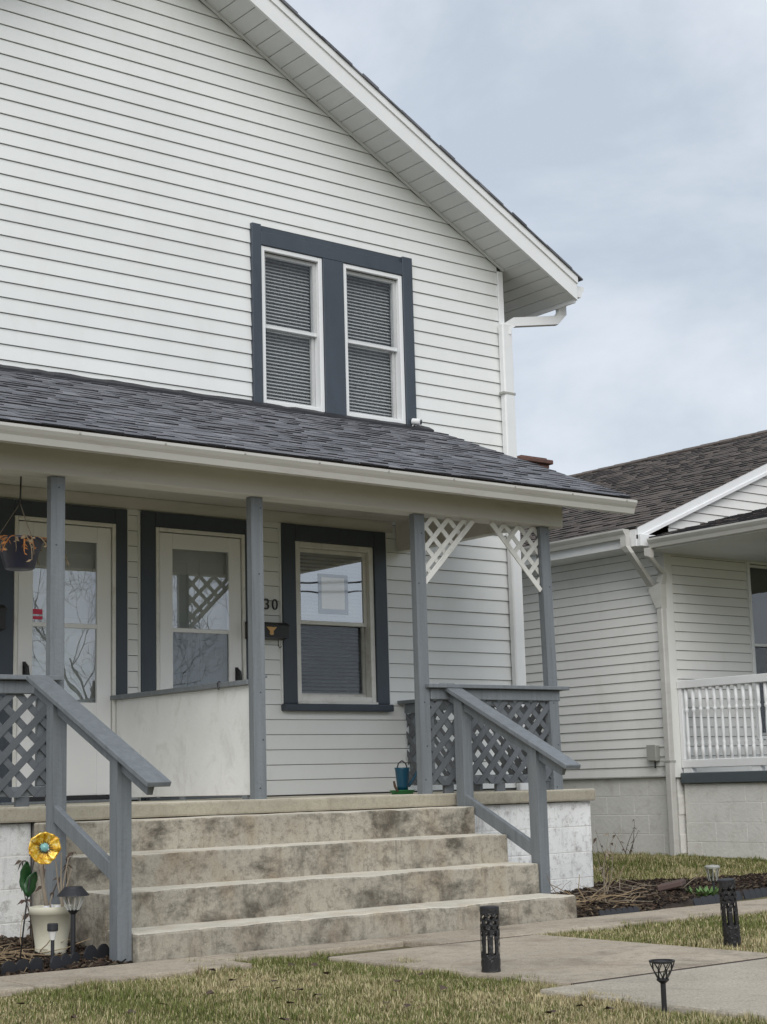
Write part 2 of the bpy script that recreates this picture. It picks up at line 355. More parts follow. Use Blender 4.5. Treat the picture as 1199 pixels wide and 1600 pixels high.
def siding(parent, x0, x1, zb, zt, e, lip, y, dirn, mat, holes=(), clips=(), axis='x', gap=0.0048):
    z = zb
    while z < zt - 0.01:
        a, b = z, min(z+e-gap, zt)
        cuts = [(h[0], h[1]) for h in holes if h[2] < b-0.002 and h[3] > a+0.002]
        # a hole that only covers part of the course height: split vertically
        segs = [(x0, x1)]
        for (c0, c1) in cuts:
            ns = []
            for (s0, s1) in segs:
                if c1 <= s0 or c0 >= s1: ns.append((s0, s1))
                else:
                    if c0 > s0: ns.append((s0, c0))
                    if c1 < s1: ns.append((c1, s1))
            segs = ns
        for (s0, s1) in segs:
            if s1-s0 > 0.01: board(s0, s1, a, b, e, z, lip, y, dirn, parent, mat, clips, axis=axis)
        for h in holes:              # slivers above/below a hole within the course
            if h[2] < b-0.002 and h[3] > a+0.002:
                for (p, q) in ((a, h[2]), (h[3], b)):
                    if q-p > 0.006: board(max(x0, h[0]), min(x1, h[1]), p, q, e, z, lip, y, dirn, parent, mat, clips, axis=axis)
        z += e
def sheet_with_holes(name, x0, x1, z0, z1, holes, y0, y1, mat, parent, top=None):
    mb = MB(); xs = sorted({x0, x1, *[h[0] for h in holes], *[h[1] for h in holes], *( [t for t in (top or [])] )})
    xs = [x for x in xs if x0 <= x <= x1]
    for a, b in zip(xs[:-1], xs[1:]):
        m = (a+b)/2; hs = sorted([(h[2], h[3]) for h in holes if h[0] < m < h[1]]); z = z0
        for h0, h1 in hs + [(z1, None)]:
            if h0 - z > 1e-4: mb.box(a, b, y0, y1, z, h0)
            z = h1
    return obj(name, mb, mat, parent)

# ================================================================ ground
WY = 11.5                     # main front wall plane
XC = 6.37                     # duplex centre line
KN = 0.88                     # neighbour scale about the camera
def sstep(a, b, x): t = np.clip((x-a)/(b-a), 0, 1); return t*t*(3-2*t)
GN = CAM_H - 0.95*KN          # ground level at neighbour (about .134)
def gh(x, y):
    x = np.asarray(x, float); y = np.asarray(y, float)
    return GN*sstep(8.3, 11.3, y)*sstep(8.6, 10.6, x) + 0.012*np.sin(x*2.1+1)*np.sin(y*1.7)*sstep(0, 1, 7.4-y)
def ground():
    xs = np.concatenate([[-900, -300, -100, -30, -8], np.linspace(-2, 20, 89), [30, 60, 120, 300, 900]])
    ys = np.concatenate([[-900, -300, -100, -30, -8], np.linspace(-2, 20, 89), [30, 60, 120, 300, 900]])
    X, Y = np.meshgrid(xs, ys); Z = gh(X, Y)
    Z = np.where((np.abs(X-9) > 20) | (np.abs(Y-9) > 20), np.minimum(Z, GN), Z)
    nx, ny = len(xs), len(ys); mb = MB(); mb.v = list(map(tuple, np.stack([X.ravel(), Y.ravel(), Z.ravel()], 1)))
    mb.f = [(j*nx+i, j*nx+i+1, (j+1)*nx+i+1, (j+1)*nx+i) for j in range(ny-1) for i in range(nx-1)]
    obj('ground', mb, 'lawn_soil', smooth=True, kind='structure', origin=(0, 0, 0))
ground()

def rough_box(x0, x1, y0, y1, z0, z1, bev, amp, seg=0.12, seed=0, chip=0.0):
    bm = bmesh.new(); bmesh.ops.create_cube(bm, size=1)
    for v in bm.verts: v.co = Vector(((x0+x1)/2+v.co.x*(x1-x0), (y0+y1)/2+v.co.y*(y1-y0), (z0+z1)/2+v.co.z*(z1-z0)))
    bmesh.ops.bevel(bm, geom=list(bm.edges), offset=bev, segments=2, profile=0.6, affect='EDGES')
    le = [e for e in bm.edges if e.calc_length() > seg*2 and abs((e.verts[0].co-e.verts[1].co).normalized().x) > 0.9]
    bmesh.ops.subdivide_edges(bm, edges=le, cuts=max(1, int((x1-x0)/seg)), use_grid_fill=True)
    from mathutils import noise
    for v in bm.verts:
        p = v.co*2.3 + Vector((seed, seed*2, 0)); q = v.co*9
        k = Vector((0, noise.noise(p)+0.5*noise.noise(q), 0.7*noise.noise(p+Vector((9, 3, 1)))+0.4*noise.noise(q+Vector((4, 4, 4)))))
        if v.co.z < z0+bev*1.5: k.z = 0
        v.co += k*amp
        if chip and v.co.z > z1-bev*1.6 and v.co.y < y0+bev*1.6:
            q_ = max(0, noise.noise(Vector((v.co.x*3.1, seed*5.1, 0)))-0.05)+max(0, noise.noise(Vector((v.co.x*11, seed*3.3, 4)))-0.2)
            v.co.z -= chip*q_; v.co.y += chip*q_
    mb = MB(); bm.verts.index_update(); mb.v = [tuple(v.co) for v in bm.verts]; mb.f = [tuple(v.index for v in f.verts) for f in bm.faces]; bm.free(); return mb

walk = part('front_walk', None, (6.2, 6, 0)); tag(walk, kind='structure')
for i, (ya, yb) in enumerate(((5.65, 7.545), (3.62, 5.612), (1.62, 3.585), (-0.4, 1.585))):
    obj('walk_slab', rough_box((5.50, 5.28, 5.0, 4.9)[i], 7.10 - 0.03*i, ya, yb, -0.12, 0.028, 0.012, 0.003, 0.25, i), 'walk_concrete' if i == 0 else 'walk_pebble', walk)
for yj in (5.631, 3.6025, 1.6025): obj('joint', MB().box(5.52 if yj > 5 else 5.3, 7.0, yj-0.0185, yj+0.0185, -0.1, 0.026), 'soil', walk)
obj('joint', MB().box(5.52, 7.09, 7.546, 7.574, -0.1, 0.026), 'soil', walk)
cross = part('cross_path', None, (7, 7.85, 0)); tag(cross, kind='structure')
xx = 1.2
for i in range(9):
    wd = 1.28; y1 = 8.125 if 4.6 < xx+wd/2 < 8.1 else 8.13 + (0.03*(i-5) if i > 5 else 0)
    obj('path_slab', rough_box(xx, xx+wd-0.018, 7.86 if 4.4 < xx < 5.6 else 7.575, y1, -0.12, 0.034, 0.012, 0.003, 0.25, 20+i), 'walk_concrete', cross); xx += wd

# ================================================================ concrete steps
steps = thing('concrete_steps', (6.34, 8.8, 0), 'wide stained concrete steps leading up to the porch', 'steps')
SX0, SX1 = 4.64, 8.05
fy = [8.14, 8.50, 8.81, 9.16, 9.42]; tz = [0.186, 0.392, 0.592, 0.786]
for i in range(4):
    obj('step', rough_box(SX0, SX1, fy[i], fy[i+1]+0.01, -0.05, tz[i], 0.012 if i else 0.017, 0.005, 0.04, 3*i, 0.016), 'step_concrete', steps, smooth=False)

# ================================================================ porch
PZ = 0.885                      # porch floor
PF = 9.42                       # slab front
PX0, PX1 = 2*XC-9.58, 9.58
porch = thing('front_porch', (XC, 10.4, 0), 'covered front porch with grey shingle roof and grey posts', 'porch')
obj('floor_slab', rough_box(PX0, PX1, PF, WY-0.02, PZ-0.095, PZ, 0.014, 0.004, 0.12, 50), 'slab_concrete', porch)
fnd = part('foundation', porch, (XC, PF+0.1, 0))
def block_wall(parent, x0, x1, y, th, z0, z1, mat, mortar, axis='x', dirn=-1, bl=0.405, bh=0.2, zoff=0.0):
    """blocks proud of a mortar core"""
    cb = MB()
    if axis == 'x': cb.box(x0+0.01, x1-0.01, y-dirn*0.002, y-dirn*th, z0, z1-0.002)
    else: cb.box(y-dirn*0.002, y-dirn*th, x0+0.01, x1-0.01, z0, z1-0.002)
    obj('mortar_core', cb, mortar, parent)
    z = z1; r = 0
    while z > z0+0.01:
        zb = max(z-bh+0.006, z0); u = x1 + (bl/2 if r % 2 else 0)
        while u > x0+0.02:
            a, b = max(u-bl+0.005, x0), min(u, x1)
            if b-a > 0.03:
                d = random.uniform(-0.001, 0.0015)
                mb = MB()
                if axis == 'x': mb.box(a, b, min(y+d, y-dirn*(th-0.01)), max(y+d, y-dirn*(th-0.01)), zb, z, 0.0025)
                else: mb.box(min(y+d, y-dirn*(th-0.01)), max(y+d, y-dirn*(th-0.01)), a, b, zb, z, 0.0025)
                obj('block', mb, mat, parent)
            u -= bl
        z -= bh; r += 1
block_wall(fnd, SX1+0.0, 9.555, PF+0.045, 0.18, -0.05, PZ-0.1, 'white_block', 'white_old')
block_wall(fnd, 2*XC-9.555, SX0, PF+0.045, 0.18, -0.05, PZ-0.1, 'white_block', 'white_old')
obj('foundation_core', MB().box(SX0+0.02, SX1-0.02, PF+0.06, PF+0.2, 0, PZ-0.1), 'mortar', fnd)
obj('foundation_side', MB().box(9.36, 9.54, PF+0.23, WY-0.03, -0.05, PZ-0.1), 'white_block', fnd)
# posts
BEAM_Z0, BEAM_Z1, BY0, BY1 = 2.997, 3.31, 9.40, 9.58
POSTS = [2*XC-9.24, 4.805, 6.352, 7.842, 9.197]
for i, px in enumerate(POSTS):
    mb = MB(); lean = {4: -0.035}.get(i, 0)
    h = 0.05; hd = 0.029; zb, zt = PZ-0.003, BEAM_Z0+0.004
    poly = [(-h, -hd), (h, -hd), (h, hd), (-h, hd)]
    mb.prism(poly, lambda u, v: (px+u, 9.48+v, zb), lambda u, v: (px+lean+u, 9.48+v, zt))
    p = obj('post', mb, 'porch_grey', porch)
    for k in range(5):
        zz = (0.95, 1.25, 1.62, 2.5, 2.9)[k] + random.uniform(-.06, .06)
        t = (zz-zb)/(zt-zb)
        obj('screw_head', MB().lathe([(0.006, 0), (0.006, 0.002)], (px+lean*t+random.uniform(-.03, .03), 9.4515, zz), 8, (0, -1, 0)), 'slate', p)
obj('beam', MB().box(2*XC-9.33, 9.33, BY0, BY1, BEAM_Z0, BEAM_Z1, 0.006), 'beam', porch)
for sx in (-1, 1):
    xe = XC + sx*(9.33-XC)
    obj('side_beam', MB().box(xe-0.1 if sx > 0 else xe, xe if sx > 0 else xe+0.1, BY1+0.002, WY-0.03, BEAM_Z0+0.05, BEAM_Z1+0.02, 0.004), 'beam', porch)
# ceiling boards run along the porch
cz = 3.325
ce = part('ceiling', porch, (XC, 10.5, cz))
ys = np.linspace(BY1+0.002, WY-0.025, 7)
for a, b in zip(ys[:-1], ys[1:]):
    obj('ceiling_board', MB().box(2*XC-9.22, 9.22, a+0.002, b-0.002, cz, cz+0.02, 0.003), 'beam', ce)
# roof
ROY0, ROZ0, ROZ1 = 9.085, 3.245, 4.245
SL = (ROZ1-ROZ0)/(WY-ROY0); RA = math.atan(SL); RLEN = math.hypot(WY-ROY0, ROZ1-ROZ0)
RX0, RX1 = 2*XC-9.80, 9.80
roof = part('porch_roof', porch, (XC, ROY0, ROZ0))
V_ = Vector((0, math.cos(RA), math.sin(RA))); N_ = Vector((0, -math.sin(RA), math.cos(RA)))
def rp3(x, v, n): return Vector((x, ROY0, ROZ0)) + V_*v + N_*n
mb = MB(); mb.prism([(0.0, -0.03), (RLEN-0.02, -0.03), (RLEN-0.02, -0.006), (0.0, -0.006)], lambda u, v: rp3(RX0+0.02, u, v), lambda u, v: rp3(RX1-0.02, u, v))
obj('roof_deck', mb, 'rust_wood', roof)
obj('drip_edge', MB().prism([(-0.012, -0.012), (0.05, -0.012), (0.05, -0.005), (-0.012, -0.005)], lambda u, v: rp3(RX0, u, v), lambda u, v: rp3(RX1, u, v)), 'black_plastic', roof)
def shingle_mesh(wd, th, depth=0.165):
    mb = MB(); mb.add([(-wd/2, 0, 0), (wd/2, 0, 0), (wd/2, depth, -0.004), (-wd/2, depth, -0.004), (-wd/2, 0, th), (wd/2, 0, th), (wd/2, depth, 0.0025), (-wd/2, depth, 0.0025)],
        [(0, 3, 2, 1), (4, 5, 6, 7), (0, 1, 5, 4), (1, 2, 6, 5), (2, 3, 7, 6), (3, 0, 4, 7)]); return mb
SHM = {}
paint('shingle_edge', (0.038, 0.038, 0.042), 0.95, 0.2)  # bare asphalt butts, blackened to paint in the shadow under each tab
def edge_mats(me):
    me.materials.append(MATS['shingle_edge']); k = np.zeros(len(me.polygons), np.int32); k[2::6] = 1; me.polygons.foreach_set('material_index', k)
def shingle_data(wi, ti):
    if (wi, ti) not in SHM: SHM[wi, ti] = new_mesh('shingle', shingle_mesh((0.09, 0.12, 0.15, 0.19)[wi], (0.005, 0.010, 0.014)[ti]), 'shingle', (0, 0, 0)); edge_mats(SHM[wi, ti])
    return SHM[wi, ti]
EXPO = 0.118
rows = int(RLEN/EXPO)+1; tabs = []
for r in range(rows):
    v0 = -0.018 + r*EXPO
    x = RX1 + 0.012; first = True
    while x > RX0:
        wi = random.randrange(4); wd = (0.09, 0.12, 0.15, 0.19)[wi]; ti = random.choice((0, 0, 1, 1, 2))
        depth = 0.165
        if v0 + depth > RLEN - 0.01: depth = RLEN - 0.01 - v0
        tabs.append((x-wd/2, v0+random.uniform(-0.010, 0.010), wi, ti, r, depth)); x -= wd - 0.001
vis = sorted([t for t in tabs if t[5] >= 0.164 and t[0] > 4.6], key=lambda t: -t[0]+0.18*t[4]*0)
keep = set(id(t) for t in random.sample(vis, min(300, len(vis))))
stuff = MB()
for t in tabs:
    x, v0, wi, ti, r, depth = t
    base = rp3(x, v0, -0.003 + 0.0005*(r % 2))
    if id(t) in keep:
        o = put('shingle', shingle_data(wi, ti), roof, base); o.rotation_euler = (RA, 0, random.uniform(-0.004, 0.004))
    elif depth > 0.03:
        m_ = shingle_mesh((0.09, 0.12, 0.15, 0.19)[wi], (0.005, 0.010, 0.014)[ti], depth)
        stuff.add([base + Vector((p[0], 0, 0)) + V_*p[1] + N_*p[2] for p in m_.v], m_.f)
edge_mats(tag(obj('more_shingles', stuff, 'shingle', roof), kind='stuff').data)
# wavy tar flashing where the roof meets the wall
mb = MB(); prev = None
n = 70
for i in range(n+1):
    x = RX0 + 0.02 + (9.66-RX0)*i/n; k = random.uniform(0.0, 0.03)
    a = Vector((x, WY-0.085-k, ROZ1-0.03-k*SL)); a.z = ROZ0 + SL*(a.y-ROY0) + 0.026; b = Vector((x, WY-0.022, ROZ1+0.028+random.uniform(-0.004, 0.008)))
    mb.v += [tuple(a), tuple(b), tuple(b+Vector((0, 0.0, -0.05))), tuple(a+Vector((0, 0, -0.02)))]
    if i:
        q = 4*(i-1); mb.f += [(q+j, q+(j+1) % 4, q+4+(j+1) % 4, q+4+j) for j in range(4)]
mb.f += [(0, 1, 2, 3), (4*n+3, 4*n+2, 4*n+1, 4*n)]
obj('flashing', mb, 'black_plastic', roof)
# rake board + fascia + soffit boards + gutter
obj('rake_board', MB().prism([(0.02, -0.12), (RLEN-0.03, -0.12), (RLEN-0.03, -0.032), (0.02, -0.032)], lambda u, v: rp3(RX1-0.045, u, v), lambda u, v: rp3(RX1-0.02, u, v)), 'beam', roof)
obj('fascia', MB().box(RX0+0.02, RX1-0.05, 9.135, 9.16, 3.112, 3.225, 0.003), 'beam', roof)
ysf = np.linspace(9.162, BY0-0.002, 3)
for a, b in zip(ysf[:-1], ysf[1:]): obj('eave_board', MB().box(RX0+0.03, RX1-0.055, a+0.002, b-0.002, 3.205, 3.22, 0.002), 'beam', roof)
def gutter(parent, y_back, z_top, x0, x1, mat, h=0.105, d=0.105, axis='x', sg=-1, name='gutter', endcap=(1, 1), slope=0.0):
    # K-style section: (out, z)
    prof = [(0, 0), (0, -h), (0.062*d/0.105, -h), (0.075*d/0.105, -h*0.62), (d*0.86, -h*0.42), (d, -h*0.18), (d, 0.0), (d-0.014, 0.004), (d-0.014, -0.006), (d-0.004, -0.012), (d*0.83, -h*0.42), (0.066*d/0.105, -h*0.6), (0.055*d/0.105, -h+0.004), (0.004, -h+0.004), (0.004, 0)]
    if axis == 'x': f0 = lambda u, v: (x0, y_back+sg*u, z_top+v); f1 = lambda u, v: (x1, y_back+sg*u, z_top+v+slope)
    else: f0 = lambda u, v: (y_back+sg*u, x0, z_top+v); f1 = lambda u, v: (y_back+sg*u, x1, z_top+v+slope)
    n = len(prof); mb = MB(); vs = [f0(*p) for p in prof]+[f1(*p) for p in prof]
    mb.add(vs, [(i, (i+1) % n, n+(i+1) % n, n+i) for i in range(n)])
    outp = [(0, 0), (0, -h), (0.062*d/0.105, -h), (0.075*d/0.105, -h*0.62), (d*0.86, -h*0.42), (d, -h*0.18), (d, 0.0)]
    for k, fx in enumerate((f0, f1)):
        if endcap[k]:
            e = 0.004*(-1 if k == 0 else 1)
            if axis == 'x': g = lambda u, v: (fx(u, v)[0]+e, fx(u, v)[1], fx(u, v)[2])
            else: g = lambda u, v: (fx(u, v)[0], fx(u, v)[1]+e, fx(u, v)[2])
            mb.prism(outp, fx, g)
    return obj(name, mb, mat, parent)
gt = gutter(porch, 9.133, 3.208, RX0-0.02, RX1+0.02, 'gutter_white')
for k in range(12):
    obj('gutter_spike', MB().lathe([(0.007, 0), (0.007, 0.006)], (RX1-0.1-k*0.62, 9.029, 3.196), 8, (0, -1, 0)), 'utility', gt)
# ceiling hooks
for (hx, hy) in ((182, 757), (507, 803)):
    p = atY(hx, hy, 9.75); p.z = cz
    obj('ceiling_hook', MB().lathe([(0.028, 0), (0.026, -0.012), (0.012, -0.02)], p, 12).tube([p+Vector((0, 0, -0.02)), p+Vector((0.0, 0, -0.04)), p+Vector((0.012, 0, -0.055)), p+Vector((0.02, 0, -0.045))], 0.004, 6), 'beam', porch)
# corner lattice brackets under the beam
def bracket(px, sgn, name):
    b = part('lattice_bracket', porch, (px, 9.5, BEAM_Z0-0.45))
    Lh, Lv = 0.515, 0.52
    tri = [(0, 0), (0, -Lv), (Lh, 0)] if sgn > 0 else [(0, 0), (-Lh, 0), (0, -Lv)]
    lattice(b, tri, (px, 9.48, BEAM_Z0-0.005), (1, 0, 0), (0, 1, 0), 0.112, 0.037, 0.008, 'white_old', 0.03)
    a, c = Vector((px, 9.470, BEAM_Z0-0.005-Lv)), Vector((px+sgn*Lh, 9.470, BEAM_Z0-0.005))
    d = (c-a).normalized(); n = Vector((-d.z, 0, d.x))
    if n.z > 0: n = -n
    obj('edge_lath', MB().obox((a+c)/2+n*0.0, d, Vector((0, 1, 0)), n, (c-a).length/2, 0.006, 0.021, 0.002), 'white_old', b)
bracket(7.893, 1, 'l'); bracket(9.112, -1, 'r')

# railings -------------------------------------------------------
RZ = 1.70
def railing(x0, x1, y, label, axis='x', bev=0.004):
    c = ((x0+x1)/2, y, PZ) if axis == 'x' else (y, (x0+x1)/2, PZ)
    t = thing('lattice_railing', c, label, 'railing')
    def bx(u0, u1, d0, d1, z0, z1): 
        return MB().box(u0, u1, y+d0, y+d1, z0, z1, bev) if axis == 'x' else MB().box(y+d0, y+d1, u0, u1, z0, z1, bev)
    obj('cap_rail', bx(x0-0.05, x1+0.07, -0.09, 0.06, RZ-0.03, RZ), 'porch_grey', t)
    obj('top_rail', bx(x0, x1, -0.045, -0.005, RZ-0.115, RZ-0.032), 'porch_grey', t)
    obj('bottom_rail', bx(x0, x1, 0.0, 0.04, PZ+0.065, PZ+0.125), 'porch_grey', t)
    for u in (x0, x1-0.06): obj('stile', bx(u, u+0.06, 0.0, 0.038, PZ+0.126 if u == x0 else PZ+0.126, RZ-0.117), 'porch_grey', t)
    for u in (x0+0.15, (x0+x1)/2, x1-0.2): obj('foot_block', bx(u, u+0.09, 0.002, 0.038, PZ-0.002, PZ+0.064), 'lath_grey', t)
    conv = [(0, 0), (x1-x0, 0), (x1-x0, RZ-0.105-PZ-0.06), (0, RZ-0.105-PZ-0.06)]
    if axis == 'x': lattice(t, conv, (x0, y-0.026, PZ+0.06), (1, 0, 0), (0, 1, 0), 0.1175, 0.044, 0.009, 'lath_grey', 0.02)
    else: lattice(t, conv, (y-0.026, x0, PZ+0.06), (0, 1, 0), (1, 0, 0), 0.1175, 0.044, 0.009, 'lath_grey', 0.05)
    return t
railing(7.90, 9.25, 9.49, 'grey lattice railing between the two front posts beside the right handrail')
railing(3.56, 4.752, 9.49, 'grey lattice railing beside the sunflower ornament and left handrail')
railing(9.575, WY-0.05, 9.30, 'grey lattice railing closing the porch end, running back to the house wall', 'y')

# white divider panel
dv = thing('divider_panel', (6.4, 10.5, PZ), 'white painted plywood divider panel with grey cap, standing between the two front doors', 'divider')
zt = 1.70
obj('panel', MB().box(6.335, 6.36, 9.512, WY-0.05, PZ+0.03, zt-0.025, 0.003), 'board_white', dv)
obj('cap_rail', MB().box(6.29, 6.40, 9.512, WY-0.03, zt-0.025, zt+0.01, 0.004), 'porch_grey', dv)
for k in (0, 2, 4): obj('foot_block', MB().box(6.336, 6.359, 9.6+k*0.42, 9.66+k*0.42, PZ-0.002, PZ+0.03), 'porch_grey', dv)

# handrails ------------------------------------------------------
def handrail(xc, y_up, z_up, y_lo, z_lo, post_up, post_lo, label, lowrail):
    t = thing('stair_handrail', (xc, (y_up+y_lo)/2, 0), label, 'handrail')
    a = Vector((xc, y_up, z_up)); b = Vector((xc, y_lo, z_lo)); d = (b-a).normalized(); n = Vector((1, 0, 0)).cross(d).normalized()
    if n.z < 0: n = -n
    X = Vector((1, 0, 0)); ln = (b-a).length
    obj('cap_board', MB().obox((a+b)/2 - n*0.016, d, X, n, ln/2, 0.075, 0.016, 0.004), 'porch_grey', t)
    obj('side_rail', MB().obox((a+b)/2 - n*0.072 + X*0.0 - d*0.02, d, X, n, ln/2-0.05, 0.02, 0.039, 0.004), 'porch_grey', t)
    for (py, zb) in (post_up, post_lo):
        zt = z_up + (z_lo-z_up)*(py-y_up)/(y_lo-y_up)
        obj('post', MB().prism([(-0.045, -0.045), (0.045, -0.045), (0.045, 0.045), (-0.045, 0.045)], lambda u, v: (xc+u, py+v, zb), lambda u, v: (xc+u, py+v, zt-0.036 + (z_lo-z_up)/(y_lo-y_up)*v)), 'porch_grey', t)
    (ya, za), (yb, zb) = lowrail
    a = Vector((xc-0.02, ya, za)); b = Vector((xc-0.02, yb, zb)); d = (b-a).normalized(); n = Vector((1, 0, 0)).cross(d).normalized()
    if n.z < 0: n = -n
    obj('lower_rail', MB().obox((a+b)/2, d, X, n, (b-a).length/2, 0.02, 0.045, 0.004), 'porch_grey', t)
handrail(8.105, 9.50, 1.715, 8.17, 1.062, (9.33, -0.03), (8.545, -0.03), 'grey wooden handrail on the steps beside the white block foundation', ((9.33, 0.845), (8.545, 0.465)))
handrail(4.585, 9.28, 1.69, 7.80, 1.012, (9.02, -0.03), (8.235, -0.03), 'grey wooden handrail on the steps beside the sunflower ornament', ((9.02, 0.865), (8.235, 0.50)))

# ================================================================ main house
house = thing('duplex_house', (XC, 16, 0), 'white two-storey duplex with gabled roof, slate trim and front porch', 'house')
HX0, HX1 = 2*XC-10.70, 10.70
RS = 0.534; RWZ = 5.99            # soffit line: z at the right wall corner (x=10.713)
def roofz(x): return RWZ + RS*(10.713 - (x if x > XC else 2*XC-x))
front = part('front_wall', house, (XC, WY, 0))
D1 = (5.458, 6.335, PZ+0.02, 3.085); D2 = (6.705, 7.57, PZ+0.02, 3.088)
T = 0.125
LW = (7.958, 9.103, 1.60, 3.222)
UW = (7.69, 9.515, 4.20, 5.893)
holes_d = [(D1[0]-0.13, D1[1]+0.108, PZ, 3.212), (D2[0]-0.135, D2[1]+0.13, PZ, 3.215)]
lefts = [(2*XC-LW[1], 2*XC-LW[0], LW[2], LW[3])]
lefts_u = [(2*XC-UW[1], 2*XC-UW[0], UW[2], UW[3])]
holes = holes_d + [LW, UW] + lefts + lefts_u
E = 0.1267
clips = [(RS, 1, RWZ+RS*10.713-0.015), (-RS, 1, RWZ+RS*(10.713-2*XC)-0.015)]
siding(front, HX0+0.07, HX1-0.07, PZ+0.012, 9.0, E, 0.013, WY, -1, 'siding', [(h[0], h[1], h[2], h[3]) for h in holes], clips)
# sheathing behind the boards (openings left free)
mb = MB(); op = [(D1[0]+.02, D1[1]-.02, D1[2], D1[3]-.02), (D2[0]+.02, D2[1]-.02, D2[2], D2[3]-.02), (LW[0]+0.16, LW[1]-0.16, LW[2]+0.1, LW[3]-0.16), (7.82, 8.43, 4.29, 5.66), (8.73, 9.36, 4.29, 5.66)]
op += [(2*XC-h[1], 2*XC-h[0], h[2], h[3]) for h in op[2:]]
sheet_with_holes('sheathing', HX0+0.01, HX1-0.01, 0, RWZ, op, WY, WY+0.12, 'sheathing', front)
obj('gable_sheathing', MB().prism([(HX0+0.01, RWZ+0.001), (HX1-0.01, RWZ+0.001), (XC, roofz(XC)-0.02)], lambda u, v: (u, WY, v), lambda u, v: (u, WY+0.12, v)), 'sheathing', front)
# frieze board under porch ceiling
obj('frieze_board', MB().box(2*XC-9.2, 9.2, WY-0.024, WY-0.0195, 3.225, 3.322), 'beam', front)
for x in (HX0, HX1-0.068): obj('corner_board', MB().box(x, x+0.068, WY-0.026, WY-0.001, 0.5, roofz(10.71)-0.02 if x > XC else roofz(10.71)-0.02, 0.003), 'white', front)
obj('foundation_wall', MB().box(HX0+0.03, HX1-0.03, WY+0.13, WY+0.3, 0, PZ), 'neighbour_block', house)
# other walls
obj('side_wall', MB().box(HX1-0.15, HX1-0.012, WY+0.122, 20.5, 0, RWZ-0.02), 'siding', house)
obj('side_wall', MB().box(HX0+0.012, HX0+0.15, WY+0.122, 20.5, 0, RWZ-0.02), 'siding', house)
obj('rear_wall', MB().prism([(HX0, 0), (HX1, 0), (HX1, RWZ-0.02), (XC, roofz(XC)-0.05), (HX0, RWZ-0.02)], lambda u, v: (u, 20.51, v), lambda u, v: (u, 20.63, v)), 'siding', house)
obj('upper_floor', MB().box(HX0+0.16, HX1-0.16, WY+0.122, 20.5, 3.5, 3.6), 'interior', house)
obj('lower_floor', MB().box(HX0+0.16, HX1-0.16, WY+0.122, 20.5, PZ-0.1, PZ), 'interior', house)
obj('room_partition', MB().box(HX0+0.16, HX1-0.16, 14.0, 14.1, PZ+0.001, 3.499), 'interior', house)
obj('upper_partition', MB().box(HX0+0.16, HX1-0.16, 14.0, 14.1, 3.601, RWZ), 'interior', house)
# ---- roof with rake overhang
mr = part('main_roof', house, (XC, 16, RWZ))
OY = 11.07; EX = 11.29
cosr = 1/math.sqrt(1+RS*RS)
def slope_pt(x, dz): return (x, roofz(x)+dz)
for sg in (1, -1):
    fx = (lambda x: x) if sg > 0 else (lambda x: 2*XC-x)
    Q = lambda x, dz, y: (fx(x), y, roofz(10.713) + RS*(10.713-x) + dz)
    def slab(name, x0, x1, dz0, dz1, y0, y1, mat, parent=mr):
        mb = MB().add([Q(x0, dz0, y0), Q(x1, dz0, y0), Q(x1, dz1, y0), Q(x0, dz1, y0), Q(x0, dz0, y1), Q(x1, dz0, y1), Q(x1, dz1, y1), Q(x0, dz1, y1)],
            [(0, 1, 2, 3), (4, 7, 6, 5), (0, 4, 5, 1), (1, 5, 6, 2), (2, 6, 7, 3), (3, 7, 4, 0)])
        return obj(name, mb, mat, parent)
    slab('roof_deck', XC, EX+0.015, 0.10, 0.205, OY-0.004, 20.9, 'rust_wood')
    slab('rake_fascia', XC+0.001, EX+0.01, -0.005, 0.235, OY-0.03, OY-0.0045, 'white')
    slab('rake_trim', XC+0.001, EX+0.012, 0.165, 0.236, OY-0.046, OY-0.0305, 'white')
    # shingle edge, stepped
    x = EX + 0.04; k = 0
    while x > XC+0.02:
        x2 = max(XC, x-0.15); slab('edge_shingle', x2, x+0.03, 0.2365 if k % 2 == 0 else 0.2375, 0.252 + 0.012*((k*7) % 3)/2, OY-0.06-0.006*(k % 2), 20.95, 'shingle'); x = x2; k += 1
    # soffit panels (rake): strips across the overhang
    x = 10.70; 
    while x > XC+0.01:
        x2 = max(XC, x-0.1335); slab('soffit_panel', x2+0.0045, x-0.0045, 0.0, 0.012, OY-0.002, WY-0.001, 'soffit'); x = x2
    slab('soffit_mould', XC+0.001, 10.70, -0.022, -0.001, WY-0.045, WY-0.022, 'soffit')
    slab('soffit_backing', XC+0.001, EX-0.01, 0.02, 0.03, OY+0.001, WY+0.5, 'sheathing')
    # eave soffit strips run back along the side
    slab('soffit_seam', 10.705, 10.72, -0.004, 0.012, OY-0.001, 20.8, 'soffit')
    xs = np.linspace(10.722, EX-0.01, 6)
    for a, b in zip(xs[:-1], xs[1:]): slab('soffit_panel', a+0.0045, b-0.0045, 0.0, 0.012, OY-0.001, 20.8, 'soffit')
    ez = roofz(10.713)+RS*(10.713-EX)
    if sg > 0:
        obj('eave_fascia', MB().box(EX-0.008, EX+0.012, OY-0.002, 20.8, ez-0.03, ez+0.17), 'white', mr)
        g2 = gutter(mr, EX+0.013, ez+0.15, OY+0.0, 20.8, 'white', 0.115, 0.125, 'y', 1)
